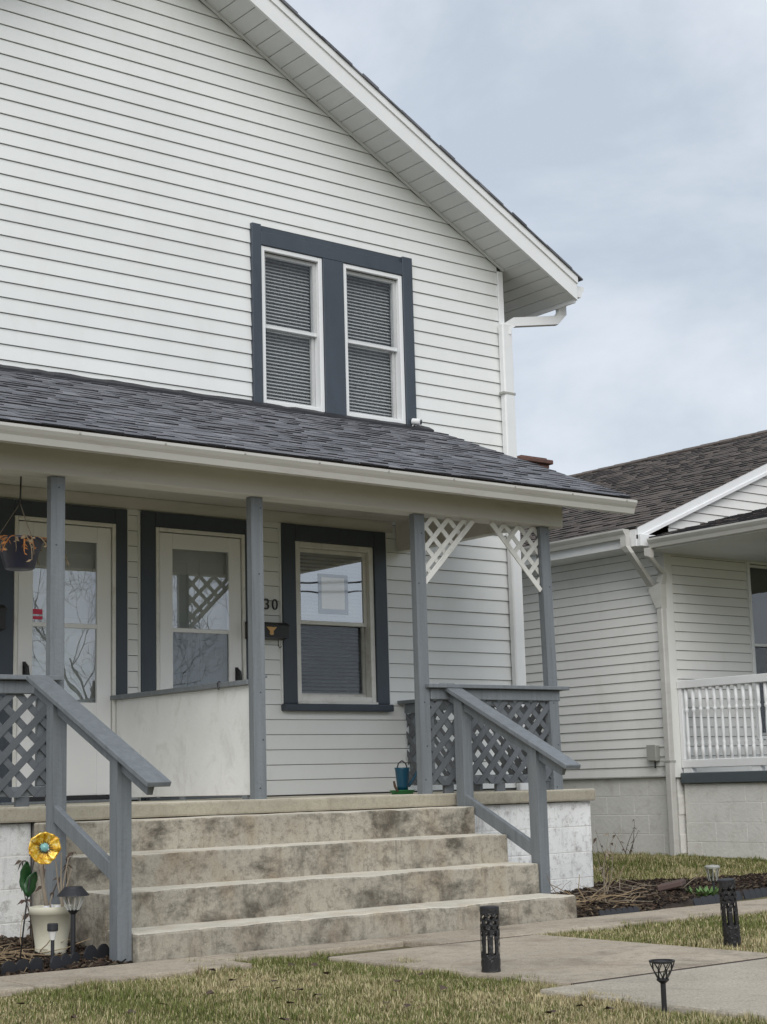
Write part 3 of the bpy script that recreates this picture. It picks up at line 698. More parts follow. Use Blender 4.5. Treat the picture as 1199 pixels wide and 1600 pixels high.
# downspout from the eave, crossing to the corner, then down the front
ds = part('downspout', house, (10.66, WY-0.06, 3))
p0 = Vector((EX+0.07, OY+0.27, ez+0.03)); py = WY-0.065
path = [p0, p0+Vector((0, 0, -0.10)), p0+Vector((-0.05, 0.03, -0.17)), Vector((10.78, py, 5.455)), Vector((10.69, py, 5.40)), Vector((10.672, py, 5.32))]
obj('elbow', MB().rtube(path, 0.034, 0.045, (0.3, 1, 0)), 'white', ds)
obj('pipe', MB().box(10.602, 10.735, py-0.035, py+0.04, PZ-0.7, 5.42, 0.012), 'white', ds)
for z in (4.70,): obj('strap', MB().box(10.578, 10.738, py-0.039, py+0.03, z, z+0.022), 'utility', ds)

# ---- windows
def sash_window(parent, x0, x1, z0, z1, zm, mat, fr=0.045, y=WY, glass=('glass', 'glass_dim'), screen=(False, True), blind=True, name='window', slat=0.033, bl_top=None, tilt=0.4, curtain=False):
    wn = part(name, parent, ((x0+x1)/2, y, z0))
    yo, yi = y-0.03, y+0.11
    for (a, b, c, d, nm) in ((x0, x0+fr, z0, z1, 'jamb'), (x1-fr, x1, z0, z1, 'jamb'), (x0+fr+.001, x1-fr-.001, z1-fr, z1, 'head'), (x0+fr+.001, x1-fr-.001, z0, z0+fr*0.9, 'sill')):
        obj('frame_'+nm, MB().box(a, b, yo, yi, c, d, 0.004), mat, wn)
    ax0, ax1, az0, az1 = x0+fr+0.002, x1-fr-0.002, z0+fr*0.9+0.002, z1-fr-0.002
    s = 0.034
    for k, (za, zb, yy) in enumerate(((zm-0.018, az1, y+0.012), (az0, zm+0.018, y+0.052))):
        sp = MB().box(ax0, ax0+s, yy, yy+0.034, za, zb, 0.003).box(ax1-s, ax1, yy, yy+0.034, za, zb, 0.003)
        sp.box(ax0+s, ax1-s, yy+0.001, yy+0.033, zb-s, zb, 0.003).box(ax0+s, ax1-s, yy+0.001, yy+0.033, za, za+s*1.0, 0.003)
        sh = obj('upper_sash' if k == 0 else 'lower_sash', sp, 'white_old' if mat != 'white' else mat, wn)
        obj('pane', MB().box(ax0+s-.004, ax1-s+.004, yy+0.014, yy+0.019, za+s-.004, zb-s+.004), glass[k], wn)
        if screen[k]: obj('insect_screen', MB().box(ax0+0.012, ax1-0.012, yy-0.022 if k else yy-0.015, yy-0.0205 if k else yy-0.0135, za+(0.02 if k else 0.03), zb-0.012), 'insect_screen', wn)
    if blind:
        mb = MB(); z = az0+0.01; st = bl_top or az1
        while z < st:
            c = Vector(((ax0+ax1)/2, y+0.118, z)); V = Vector((0, math.cos(tilt), math.sin(tilt))); mb.obox(c, Vector((1, 0, 0)), V, Vector((0, -math.sin(tilt), math.cos(tilt))), (ax1-ax0)/2-0.004, 0.0125, 0.0012); z += slat
        tag(obj('blind', mb, 'blind', wn), kind='stuff')
    if curtain:
        mb = MB(); nseg = 60; yb = y+0.20; vs = []
        for i in range(nseg+1):
            x = ax0 - 0.03 + (ax1-ax0+0.06)*i/nseg; vs += [(x, yb+0.02*math.sin(i*0.9), az0-0.05), (x, yb+0.02*math.sin(i*0.9+0.4), az1+0.05)]
        mb.add(vs, [(2*i, 2*i+2, 2*i+3, 2*i+1) for i in range(nseg)]); obj('curtain', mb, 'curtain', wn)
    return wn
def lower_window(mirror):
    f = (lambda a, b: (a, b)) if not mirror else (lambda a, b: (2*XC-b, 2*XC-a))
    x0, x1, z0, z1 = LW
    wn = sash_window(house, *f(8.10, 8.962), 1.682, 3.076, 2.375, 'white_old', 0.05, tilt=0.9)
    yo = WY-0.045
    for a, b, c, d, nm in ((x0, 8.098, 1.665, z1, 'casing'), (8.964, x1, 1.665, z1, 'casing'), (8.0985, 8.9635, 3.078, z1-0.001, 'head_casing')):
        q = f(a, b); obj(nm, MB().box(*q, yo, WY+0.03, c, d, 0.004), 'slate', wn)
    q = f(x0-0.012, x1+0.015); obj('window_sill', MB().box(*q, WY-0.085, WY+0.02, 1.600, 1.662, 0.008), 'slate', wn)
    q = f(8.0985, 8.9635); obj('sub_sill', MB().box(*q, WY-0.05, WY+0.02, 1.6625, 1.681), 'white_old', wn)
    # thin white edging beside the casing
    for xx in (x0-0.016, x1+0.003): q = f(xx, xx+0.013); obj('edge_strip', MB().box(*q, WY-0.03, WY, 1.664, z1), 'siding', wn)
lower_window(False); lower_window(True)
pa, pb = atY(503, 951, WY+0.024), atY(538, 904, WY+0.024)
nt_ = thing('paper_notice', ((pa.x+pb.x)/2, WY+0.024, pa.z), 'white paper notice with pale blue border taped on the porch window pane', 'notice')
obj('border', MB().box(pa.x-0.035, pb.x+0.04, WY+0.0243, WY+0.0258, pa.z-0.045, pb.z+0.03), 'tape_blue', nt_)
obj('sheet', MB().box(pa.x, pb.x, WY+0.0232, WY+0.0242, pa.z, pb.z), 'paper', nt_)
def upper_window(mirror):
    f = (lambda a, b: (a, b)) if not mirror else (lambda a, b: (2*XC-b, 2*XC-a))
    wn = part('window_pair', house, (f(8.6, 8.6)[0], WY, 4.25))
    yo = WY-0.045
    for a, b in ((7.69, 7.788), (8.462, 8.694), (9.395, 9.515)):
        q = f(a, b); obj('casing', MB().box(*q, yo, WY+0.03, 4.235, 5.705 if a == 8.462 else 5.893, 0.004), 'slate', wn)
    q = f(7.789, 9.394); obj('head_casing', MB().box(*q, yo+0.002, WY+0.03, 5.7055, 5.83, 0.004), 'slate', wn)
    obj('head_cap', MB().box(*q, WY-0.018, WY+0.03, 5.831, 5.885), 'slate', wn)
    for a, b, zz in ((7.789, 8.461, 4.262), (8.695, 9.394, 4.262)):
        sash_window(house, *f(a, b), zz, 5.704, 4.985, 'white', 0.042, glass=('glass_clear', 'glass_clear'), screen=(True, True), tilt=0.72, slat=0.0315, curtain=True)
upper_window(False)

# ---- storm doors
def storm_door(x0, x1, z0, z1, label_glass, lower_glass, hinge_left, sticker=False):
    dr = part('storm_door', house, ((x0+x1)/2, WY, z0))
    f = 0.03
    for a, b, c, d in ((x0, x0+f, z0, z1), (x1-f, x1, z0, z1), (x0+f+.001, x1-f-.001, z1-f, z1)):
        obj('door_frame', MB().box(a, b, WY-0.05, WY+0.02, c, d, 0.003), 'white_old', dr)
    ax0, ax1, az1 = x0+f+0.008, x1-f-0.006, z1-f-0.008; az0 = z0+0.035
    st = 0.125; yy = WY-0.035; zt = az1-0.125; zm0, zm1, zl = 2.235, 2.27, 1.655
    m = 'storm_white'
    obj('stile', MB().box(ax0, ax0+st, yy, yy+0.035, az0, az1, 0.004), m, dr); obj('stile', MB().box(ax1-st, ax1, yy, yy+0.035, az0, az1, 0.004), m, dr)
    i0, i1 = ax0+st+.0005, ax1-st-.0005
    obj('top_rail', MB().box(i0, i1, yy+.001, yy+0.034, zt, az1-.001, 0.003), m, dr)
    obj('mid_rail', MB().box(i0, i1, yy+.001, yy+0.034, zm0, zm1, 0.003), m, dr)
    obj('kick_panel', MB().box(i0, i1, yy+.001, yy+0.034, az0+.001, zl, 0.003), m, dr)
    th_ = R(4.0) if hinge_left else 0.0
    obj('pane', MB().obox(((i0+i1)/2, yy+0.016, (zm1+zt)/2), Vector((math.cos(th_), -math.sin(th_), 0)), Vector((math.sin(th_), math.cos(th_), 0)), Vector((0, 0, 1)), (i1-i0)/2, 0.002, (zt-zm1)/2), 'storm_glass', dr)
    obj('pane', MB().box(i0, i1, yy+0.018, yy+0.022, zl, zm0), 'storm_glass' if lower_glass else 'glass_dim', dr)
    obj('sweep', MB().box(ax0, ax1, yy+.002, yy+0.03, z0+0.002, az0-0.002), 'black_plastic', dr)
    # inner entrance door behind
    idr = obj('inner_door', MB().box(x0+0.02, x1-0.02, WY+0.075, WY+0.115, z0-0.01, z1-0.012), 'inner_door', dr)
    for (a, b) in ((x0+0.13, (x0+x1)/2-0.05), ((x0+x1)/2+0.05, x1-0.13)):
        for (c, d) in ((z0+0.2, z0+0.62), (z0+0.74, z0+1.3), (z0+1.42, z0+1.95)):
            mb = MB()
            for e in ((a, b, c, c+0.02), (a, b, d-0.02, d), (a, a+0.02, c+0.02, d-0.02), (b-0.02, b, c+0.02, d-0.02)): mb.box(e[0], e[1], WY+0.066, WY+0.0755, e[2], e[3])
            obj('door_moulding', mb, 'inner_door', dr)
    hx = ax0+0.055 if not hinge_left else ax1-0.055
    hz = 1.86
    obj('handle', MB().tube([(hx, yy-0.005, hz+0.09), (hx+0.006, yy-0.035, hz+0.06), (hx+0.008, yy-0.045, hz), (hx+0.006, yy-0.035, hz-0.07), (hx-0.004, yy-0.004, hz-0.10)], [0.012, 0.016, 0.017, 0.015, 0.010], 8).box(hx-0.014, hx+0.014, yy-0.006, yy+0.002, hz-0.1, hz+0.1), 'black_metal', dr, smooth=False)
    if sticker:
        obj('sticker', MB().box(i0+0.005, i0+0.085, yy+0.009, yy+0.0115, zm1+0.06, zm1+0.10), 'red_sticker', dr)
        obj('sticker', MB().box(i0+0.005, i0+0.085, yy+0.009, yy+0.0115, zm1+0.02, zm1+0.045), 'red_sticker', dr)
    obj('threshold', MB().box(x0-0.1, x1+0.1, WY-0.10, WY+0.1, z0-0.022, z0, 0.004), 'porch_grey', dr)
    return dr
d1 = storm_door(*D1, None, True, False, True); d2 = storm_door(*D2, None, False, True)
for dr, D, hl in ((d1, D1, holes_d[0]), (d2, D2, holes_d[1])):
    yo = WY-0.045
    obj('casing', MB().box(hl[0], D[0]-0.001, yo, WY+0.02, PZ, hl[3], 0.004), 'slate', dr); obj('casing', MB().box(D[1]+0.001, hl[1], yo, WY+0.02, PZ, hl[3], 0.004), 'slate', dr)
    obj('head_casing', MB().box(D[0]-0.0005, D[1]+0.0005, yo+.001, WY+0.02, D[3]+0.001, hl[3]-.001, 0.004), 'slate', dr)
    for xx in (hl[0]-0.014, hl[1]+0.002): obj('edge_strip', MB().box(xx, xx+0.012, WY-0.03, WY, PZ, hl[3]), 'siding', dr)
# house number
def digit(ch, x, z, h):
    cu = bpy.data.curves.new('digit', 'FONT'); cu.body = ch; cu.size = h*1.42; cu.extrude = 0.006; cu.offset = -0.0012
    tmp = bpy.data.objects.new('tmp', cu); C.objects.link(tmp); dg = bpy.context.evaluated_depsgraph_get(); dg.update()
    me = bpy.data.meshes.new_from_object(tmp.evaluated_get(dg)); bpy.data.objects.remove(tmp)
    me.materials.clear(); me.materials.append(MATS['black_metal'])
    o = put('house_digit', me, house, (x, WY-0.028, z)); o.rotation_euler = (R(90), 0, 0); return o
digit('3', 7.764, 2.462, 0.095); digit('0', 7.848, 2.462, 0.095)

# ================================================================ neighbour house (metres measured at KN about the camera)
def K(x, y, z): return Vector((x*KN, y*KN, z*KN + CAM_H))
NX, NY = 14.746*KN+0.125, 13.309*KN; NG = GN
nb = thing('neighbour_house', (NX+4, NY+5, NG), 'single-storey white house with brown shingle roof beside the duplex', 'house')
NZB = K(0, 0, 0.0)[2]; NSOF = K(0, 0, 2.735)[2]; NRX, NRZ = 19.6*KN, K(0, 0, 5.10)[2]; NEX, NEZ = 14.346*KN+0.03, K(0, 0, 2.955)[2]
NS = (NRZ-NEZ)/(NRX-NEX); NBACK = 27.0
nl = part('side_wall', nb, (NX, NY+2, NZB)); nf = part('front_wall', nb, (NX+3, NY, NZB))
NE_ = 0.1155*KN
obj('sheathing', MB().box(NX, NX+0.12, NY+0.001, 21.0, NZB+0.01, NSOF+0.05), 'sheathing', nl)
siding(nl, NY+0.05, 21.0, NZB, NSOF, NE_, 0.013, NX, -1, 'siding_neighbour', axis='y', gap=0.0045)
nwin = (14.455, 14.455+0.95, K(0, 0, 0.42)[2], K(0, 0, 2.70)[2])
siding(nf, NX+0.10, 2*NRX-NX, NZB, K(0, 0, 4.9)[2], NE_, 0.013, NY, -1, 'siding_neighbour', [nwin], [(-NS, 1, NEZ-NS*NEX-0.07), (NS, 1, NEZ-NS*NEX+2*NS*NRX-0.07)], gap=0.0045)
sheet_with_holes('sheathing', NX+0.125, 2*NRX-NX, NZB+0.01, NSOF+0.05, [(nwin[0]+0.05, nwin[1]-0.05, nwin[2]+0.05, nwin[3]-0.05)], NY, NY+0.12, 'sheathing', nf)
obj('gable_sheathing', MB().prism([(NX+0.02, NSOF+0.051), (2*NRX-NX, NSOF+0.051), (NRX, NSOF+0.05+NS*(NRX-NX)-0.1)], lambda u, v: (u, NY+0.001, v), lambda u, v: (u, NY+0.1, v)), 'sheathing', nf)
obj('corner_board', MB().box(NX-0.02, NX+0.10, NY-0.022, NY-0.001, NZB-0.02, NSOF, 0.003), 'siding_neighbour', nb)
obj('corner_board', MB().box(NX-0.02, NX-0.0005, NY-0.0005, NY+0.05, NZB-0.02, NSOF, 0.003), 'siding_neighbour', nb)
nfd = part('foundation', nb, (NX, NY+2, NG))
block_wall(nfd, NY-0.0, 21.0 if 0 else 17.0, NX+0.03, 0.18, NG-0.1, NZB-0.012, 'neighbour_block', 'neighbour_block', 'y', -1)
obj('skirt_board', MB().box(NX-0.012, NX+0.02, NY+0.05, 17.0, NZB-0.01, NZB-0.002), 'siding_neighbour', nfd)
sash_window(nb, nwin[0], nwin[1], nwin[2], nwin[3], nwin[2]+1.05, 'white', 0.045, NY, ('glass_dim', 'glass_dim'), (False, True), False)
obj('rear_wall', MB().box(NX+0.125, 2*NRX-NX, 20.9, 21.0, NZB, NSOF), 'siding_neighbour', nb)
obj('far_wall', MB().box(2*NRX-NX+0.001, 2*NRX-NX+0.12, NY, 21.0, NG-0.1, NSOF), 'siding_neighbour', nb)
obj('room_partition', MB().box(NX+0.125, 2*NRX-NX, NY+2.6, NY+2.7, NZB+0.002, NSOF), 'interior', nb)
obj('floor', MB().box(NX+0.125, 2*NRX-NX, NY+0.125, 20.89, NZB-0.15, NZB), 'interior', nb)
obj('ceiling', MB().box(NX+0.125, 2*NRX-NX, NY+0.125, 20.89, NSOF+0.001, NSOF+0.03), 'interior', nb)
# roof
nr = part('main_roof', nb, (NRX, NY+4, NEZ))
NRY0 = NY-0.04
def NQ(x, dz, y, sg=1): return (x if sg > 0 else 2*NRX-x, y, NEZ + NS*(x-NEX) + dz)
def nslab(name, x0, x1, dz0, dz1, y0, y1, mat, sg=1, parent=None):
    mb = MB().add([NQ(x0, dz0, y0, sg), NQ(x1, dz0, y0, sg), NQ(x1, dz1, y0, sg), NQ(x0, dz1, y0, sg), NQ(x0, dz0, y1, sg), NQ(x1, dz0, y1, sg), NQ(x1, dz1, y1, sg), NQ(x0, dz1, y1, sg)],
        [(0, 1, 2, 3), (4, 7, 6, 5), (0, 4, 5, 1), (1, 5, 6, 2), (2, 6, 7, 3), (3, 7, 4, 0)]); return obj(name, mb, mat, parent or nr)
for sg in (1, -1):
    nslab('roof_deck', NEX, NRX, -0.06, 0.0, NRY0, NBACK, 'rust_wood', sg)
    nslab('rake_fascia', NEX-0.0, NRX, -0.125, -0.002, NRY0-0.025, NRY0-0.001, 'white', sg)
    nslab('rake_trim', NEX+0.02, NRX, -0.135, -0.10, NRY0-0.04, NRY0-0.0255, 'white', sg)
A_ = math.atan(NS); UV = Vector((math.cos(A_), 0, math.sin(A_))); UN = Vector((-math.sin(A_), 0, math.cos(A_)))
mb = MB(); sl = math.hypot(NRX-NEX, NRZ-NEZ); r = 0
v0 = -0.02
while v0 < sl-0.02:
    y = NRY0-0.03 - random.uniform(0, 0.1)
    while y < NBACK-0.4:
        wd = random.choice((0.09, 0.12, 0.15, 0.19)); th = random.choice((0.008, 0.014, 0.019)); dp = min(0.165, sl-v0)
        y0_, y1_ = max(y, NRY0-0.03), min(y+wd, NBACK)
        P = lambda yy, v, n: Vector((NEX, yy, NEZ)) + UV*(v0+v) + UN*n
        mb.add([P(y0_, 0, 0), P(y1_, 0, 0), P(y1_, dp, -.002), P(y0_, dp, -.002), P(y0_, 0, th), P(y1_, 0, th), P(y1_, dp, .003), P(y0_, dp, .003)],
            [(0, 3, 2, 1), (4, 5, 6, 7), (0, 1, 5, 4), (1, 2, 6, 5), (2, 3, 7, 6), (3, 0, 4, 7)])
        y += wd
    v0 += 0.132; r += 1
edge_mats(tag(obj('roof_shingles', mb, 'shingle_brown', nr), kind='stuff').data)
nslab('far_shingles', NEX-0.02, NRX, 0.001, 0.012, NRY0-0.03, NBACK, 'shingle_brown', -1)
y = NRY0-0.03
while y < NBACK:
    obj('ridge_cap', MB().prism([(-0.14, -0.14*NS+0.012), (0, 0.012), (0.14, -0.14*NS+0.012), (0.14, -0.14*NS+0.028), (0, 0.03), (-0.14, -0.14*NS+0.028)], lambda u, v: (NRX+u, y, NRZ+v), lambda u, v: (NRX+u, y+0.325, NRZ+v+0.006)), 'shingle_brown', nr); y += 0.33
# soffit boards under the eave, gutter
xs = np.linspace(NEX+0.012, NX-0.015, 5)
for a, b in zip(xs[:-1], xs[1:]): obj('soffit_panel', MB().box(a+0.0015, b-0.0015, NY+0.0, 21.0, NSOF+0.002, NSOF+0.014), 'soffit', nr)
obj('eave_fascia', MB().box(NEX-0.008, NEX+0.010, NRY0, 22, NSOF-0.004, NEZ-0.02), 'white', nr)
obj('eave_return', MB().box(NEX+0.0, NX+0.06, NRY0-0.06, NY-0.023, NSOF-0.01, NSOF+0.115, 0.003), 'white', nr)
gutter(nr, NEX-0.009, NEZ-0.012, NY+0.05, 22, 'gutter_white', 0.095, 0.1, 'y', -1)
# porch of the neighbour
npx = NX+0.065; NPY = 10.25*KN+0.0
npz = K(0, 0, 0.03)[2]
pfd = part('porch_foundation', nb, (npx, NY-1, NG))
block_wall(pfd, NPY, NY-0.03, npx+0.03, 0.18, NG-0.12, npz-0.115, 'neighbour_block', 'neighbour_block', 'y', -1)
obj('porch_sill', MB().box(npx-0.015, npx+3.0, NPY-0.05, NY-0.024, npz-0.112, npz, 0.008), 'sill_grey', nb)
rl = part('porch_rail', nb, (npx+0.05, NY-1, npz))
rzt, rzb = K(0, 0, 1.125)[2], K(0, 0, 0.09)[2]
obj('top_rail', MB().box(npx+0.0, npx+0.09, NPY+0.1, NY-0.025, rzt-0.085, rzt, 0.006), 'white', rl)
obj('bottom_rail', MB().box(npx+0.01, npx+0.075, NPY+0.1, NY-0.025, rzb-0.004, rzb+0.082, 0.006), 'white', rl)
obj('end_stile', MB().box(npx+0.015, npx+0.07, NY-0.075, NY-0.026, rzb+0.083, rzt-0.086, 0.004), 'white', rl)
for k in range(3): obj('foot_block', MB().box(npx+0.02, npx+0.09, NY-0.16-0.9*k, NY-0.045-0.9*k, npz-0.002, rzb-0.005), 'white', rl)
bal_h = rzt-0.086-(rzb+0.083)
prof = [(0.018, 0), (0.018, .17*bal_h), (0.012, .19*bal_h), (0.021, .23*bal_h), (0.012, .265*bal_h), (0.015, .3*bal_h), (0.0175, .42*bal_h), (0.0125, .6*bal_h), (0.011, .66*bal_h), (0.02, .685*bal_h), (0.02, .71*bal_h), (0.012, .73*bal_h), (0.018, .76*bal_h), (0.018, bal_h)]
bm_ = new_mesh('baluster', MB().lathe([(a_*1.12, b_) for a_, b_ in prof], (0, 0, 0), 10), 'white', (0, 0, 0)); bm_.shade_smooth()
yb = NY-0.115
while yb > NPY+0.15: put('baluster', bm_, rl, (npx+0.042, yb, rzb+0.082)); yb -= 0.0955
obj('porch_post', MB().box(npx-0.005, npx+0.1, NPY-0.005, NPY+0.098, npz-0.002, K(0, 0, 2.79)[2]-0.1, 0.006), 'white', nb)
pz0 = K(0, 0, 2.79)[2]; pex = 14.446*KN + 0.09; PS = 0.2415
NPF = NPY-0.45
pr = part('porch_roof', nb, (npx+2, NY-1, pz0))
def PQ(x, dz, y): return (x, y, pz0 + 0.035 + PS*(x-pex) + dz)
def pslab(name, x0, x1, dz0, dz1, y0, y1, mat):
    mb = MB().add([PQ(x0, dz0, y0), PQ(x1, dz0, y0), PQ(x1, dz1, y0), PQ(x0, dz1, y0), PQ(x0, dz0, y1), PQ(x1, dz0, y1), PQ(x1, dz1, y1), PQ(x0, dz1, y1)], [(0, 1, 2, 3), (4, 7, 6, 5), (0, 4, 5, 1), (1, 5, 6, 2), (2, 6, 7, 3), (3, 7, 4, 0)]); return obj(name, mb, mat, pr)
pslab('roof_deck', pex, NRX, -0.04, -0.002, NPF, NY-0.045, 'rust_wood')
mb = MB(); v0 = -0.02; a2 = math.atan(PS); U2 = Vector((math.cos(a2), 0, math.sin(a2))); N2 = Vector((-math.sin(a2), 0, math.cos(a2)))
while v0 < (NRX-pex)-0.1:
    y = NPF-random.uniform(0, .1)
    while y < NY-0.05:
        wd = random.choice((0.09, 0.12, 0.15, 0.19)); th = random.choice((0.008, 0.014, 0.018)); y0_, y1_ = max(y, NPF-0.02), min(y+wd, NY-0.046)
        P = lambda yy, v, n: Vector((pex, yy, pz0+0.035)) + U2*(v0+v) + N2*n
        mb.add([P(y0_, 0, 0), P(y1_, 0, 0), P(y1_, .165, -.002), P(y0_, .165, -.002), P(y0_, 0, th), P(y1_, 0, th), P(y1_, .165, .003), P(y0_, .165, .003)], [(0, 3, 2, 1), (4, 5, 6, 7), (0, 1, 5, 4), (1, 2, 6, 5), (2, 3, 7, 6), (3, 0, 4, 7)]); y += wd
    v0 += 0.132
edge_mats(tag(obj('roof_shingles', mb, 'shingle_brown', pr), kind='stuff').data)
gutter(pr, pex-0.006, pz0+0.01, NPF, NY-0.15, 'gutter_white', 0.095, 0.1, 'y', -1)
obj('fascia', MB().box(pex-0.005, pex+0.015, NPF, NY-0.15, pz0-0.10, pz0+0.01), 'white', pr)
for k in range(9):
    ya = NPF + 0.02 + k*(NY-0.05-NPF)/9
    obj('ceiling_board', MB().box(pex+0.02, NRX, ya, ya+(NY-0.05-NPF)/9-0.004, pz0-0.10, pz0-0.088), 'soffit', pr)
# downspouts joining into one
nd = part('downspout', nb, (NX, NY, NG))
j = atX(1018, 920, NX-0.06); a = atX(977, 846, NEX-0.055); e_ = atX(1030, 862, pex-0.06)
obj('elbow', MB().rtube([a+Vector((0, 0, 0.05)), a+Vector((0, 0, -0.06)), a+Vector((0.03, -0.03, -0.12)), Vector((NX-0.055, NY+0.13, j.z+0.02)), Vector((NX-0.055, NY+0.06, j.z-0.05))], 0.032, 0.04, (1, 0, 0)), 'gutter_white', nd)
obj('elbow', MB().rtube([Vector((pex-0.055, NY-0.12, pz0-0.08)), Vector((pex-0.055, NY-0.12, pz0-0.17)), Vector((NX-0.06, NY-0.03, pz0-0.32)), Vector((NX-0.06, NY+0.0, pz0-0.42))], 0.032, 0.04, (1, 0, 0)), 'gutter_white', nd)
obj('pipe', MB().box(NX-0.10, NX-0.022, NY-0.03, NY+0.05, NG+0.0, j.z+0.02, 0.01), 'gutter_white', nd)
obj('funnel', MB().prism([(-0.03, 0), (0.05, 0), (0.14, 0.2), (0.02, 0.26), (-0.035, 0.26)], lambda u, v: (NX-0.108, NY+u, j.z-0.22+v), lambda u, v: (NX-0.021, NY+u, j.z-0.22+v)), 'gutter_white', nd)
obj('strap', MB().box(NX-0.104, NX-0.014, NY-0.034, NY+0.10, K(0, 0, 0.16)[2], K(0, 0, 0.18)[2]), 'utility', nd)
m0 = atX(1028, 1190, NX)
mbx = thing('utility_box', (NX-0.06, m0.y, m0.z), 'small grey utility box on the white side wall beside the downspout', 'utility box')
obj('box', MB().box(NX-0.085, NX-0.012, m0.y-0.055, m0.y+0.06, m0.z, m0.z+0.17, 0.008), 'utility', mbx)
obj('lid', MB().box(NX-0.095, NX-0.086, m0.y-0.06, m0.y+0.065, m0.z+0.01, m0.z+0.175, 0.003), 'utility', mbx)
obj('conduit', MB().tube([(NX-0.05, m0.y-0.01, m0.z+0.01), (NX-0.05, m0.y-0.01, m0.z-0.07)], 0.009, 8), 'black_plastic', mbx)
# chimney
ch = thing('brick_chimney', (16.95*1.0, 17.95, NEZ+1.0), 'dark red brick chimney rising above the porch roof edge', 'chimney')
cy = 17.9; cx0, cx1 = 16.93, 17.52
obj('core', MB().box(cx0+0.012, cx1-0.012, cy+0.012, cy+0.5, NRZ-1.2, 5.80), 'mortar', ch)
ct = 5.80; r = 0; z = ct
while z > 5.2:
    off = 0.10 if r % 2 else 0
    for face in (0, 1):
        u0, u1 = (cx0, cx1) if face == 0 else (cy+0.1, cy+0.5)
        u = u0 - off
        while u < u1-0.01:
            a, b = max(u, u0), min(u+0.195, u1)
            if b-a > 0.02:
                mb = MB().box(a, b, cy, cy+0.09, z-0.058, z, 0.004) if face == 0 else MB().box(cx0, cx0+0.09, a, b, z-0.058, z, 0.004)
                obj('brick', mb, 'brick', ch)
            u += 0.205
    z -= 0.068; r += 1
obj('cap', MB().box(cx0-0.05, cx1+0.05, cy-0.05, cy+0.55, 5.802, 5.87, 0.012).box(cx0+0.02, cx1-0.02, cy+0.02, cy+0.45, 5.87, 5.905, 0.02), 'brick', ch)
# ================================================================ reflected surroundings across the street
def mirror_at(px, py, Y):
    p = atY(px, py, WY); d = ray(px, py); t = (WY-Y)/d.y; return Vector((p.x+d.x*t, Y, p.z+d.z*t))
def bare_tree(x, y, h, label, seed):
    rnd = random.Random(seed); t = thing('bare_tree', (x, y, 0), label, 'tree'); tr = MB(); tw = MB()
    def grow(p, d, ln, r, lev):
        n = 5; pts = [p]; rs = [r]
        for i in range(n):
            d = (d + Vector((rnd.uniform(-1, 1), rnd.uniform(-1, 1), rnd.uniform(-.5, .8)))*0.16).normalized(); pts.append(pts[-1]+d*ln/n); rs.append(r*(1-0.55*(i+1)/n))
        (tr if lev < 2 else tw).tube(pts, rs, 7 if lev < 2 else 4)
        if lev < 6:
            for k in range(3 if lev else 5):
                i = rnd.randint(2, n); ax = d.orthogonal().normalized(); q = Matrix.Rotation(rnd.uniform(0, 6.28), 3, d) @ ax
                grow(pts[i], (d*0.75 + q*rnd.uniform(.5, .95)).normalized(), ln*rnd.uniform(.55, .75), max(rs[i]*0.6, 0.004), lev+1)
    grow(Vector((x, y, -0.05)), Vector((0, 0, 1)), h*0.42, 0.13, 0)
    obj('trunk', tr, 'bark', t); obj('crown', tw, 'bark', t)
m_ = mirror_at(122, 925, -7.0)
m_ = mirror_at(118, 930, -14.0); bare_tree(m_.x, -14.0, 9.0, 'bare leafless tree mirrored in the storm door glass', 5)
for k, (pa, pb) in enumerate((((470, 912), (568, 908)), ((470, 925), (568, 924)))):
    u, v = mirror_at(*pa, -5), mirror_at(*pb, -5); d = (v-u); pts = []
    for i in range(25):
        s = -2 + 5*i/24; pts.append(u + d*s + Vector((0, 0, 0.05*(s-0.5)**2)))
    tag(obj('overhead_wire', MB().tube(pts, 0.02, 5), 'black_plastic'), 'black overhead wire mirrored in the porch window' if k == 0 else 'lower black overhead wire mirrored across the porch window shade', 'wire')

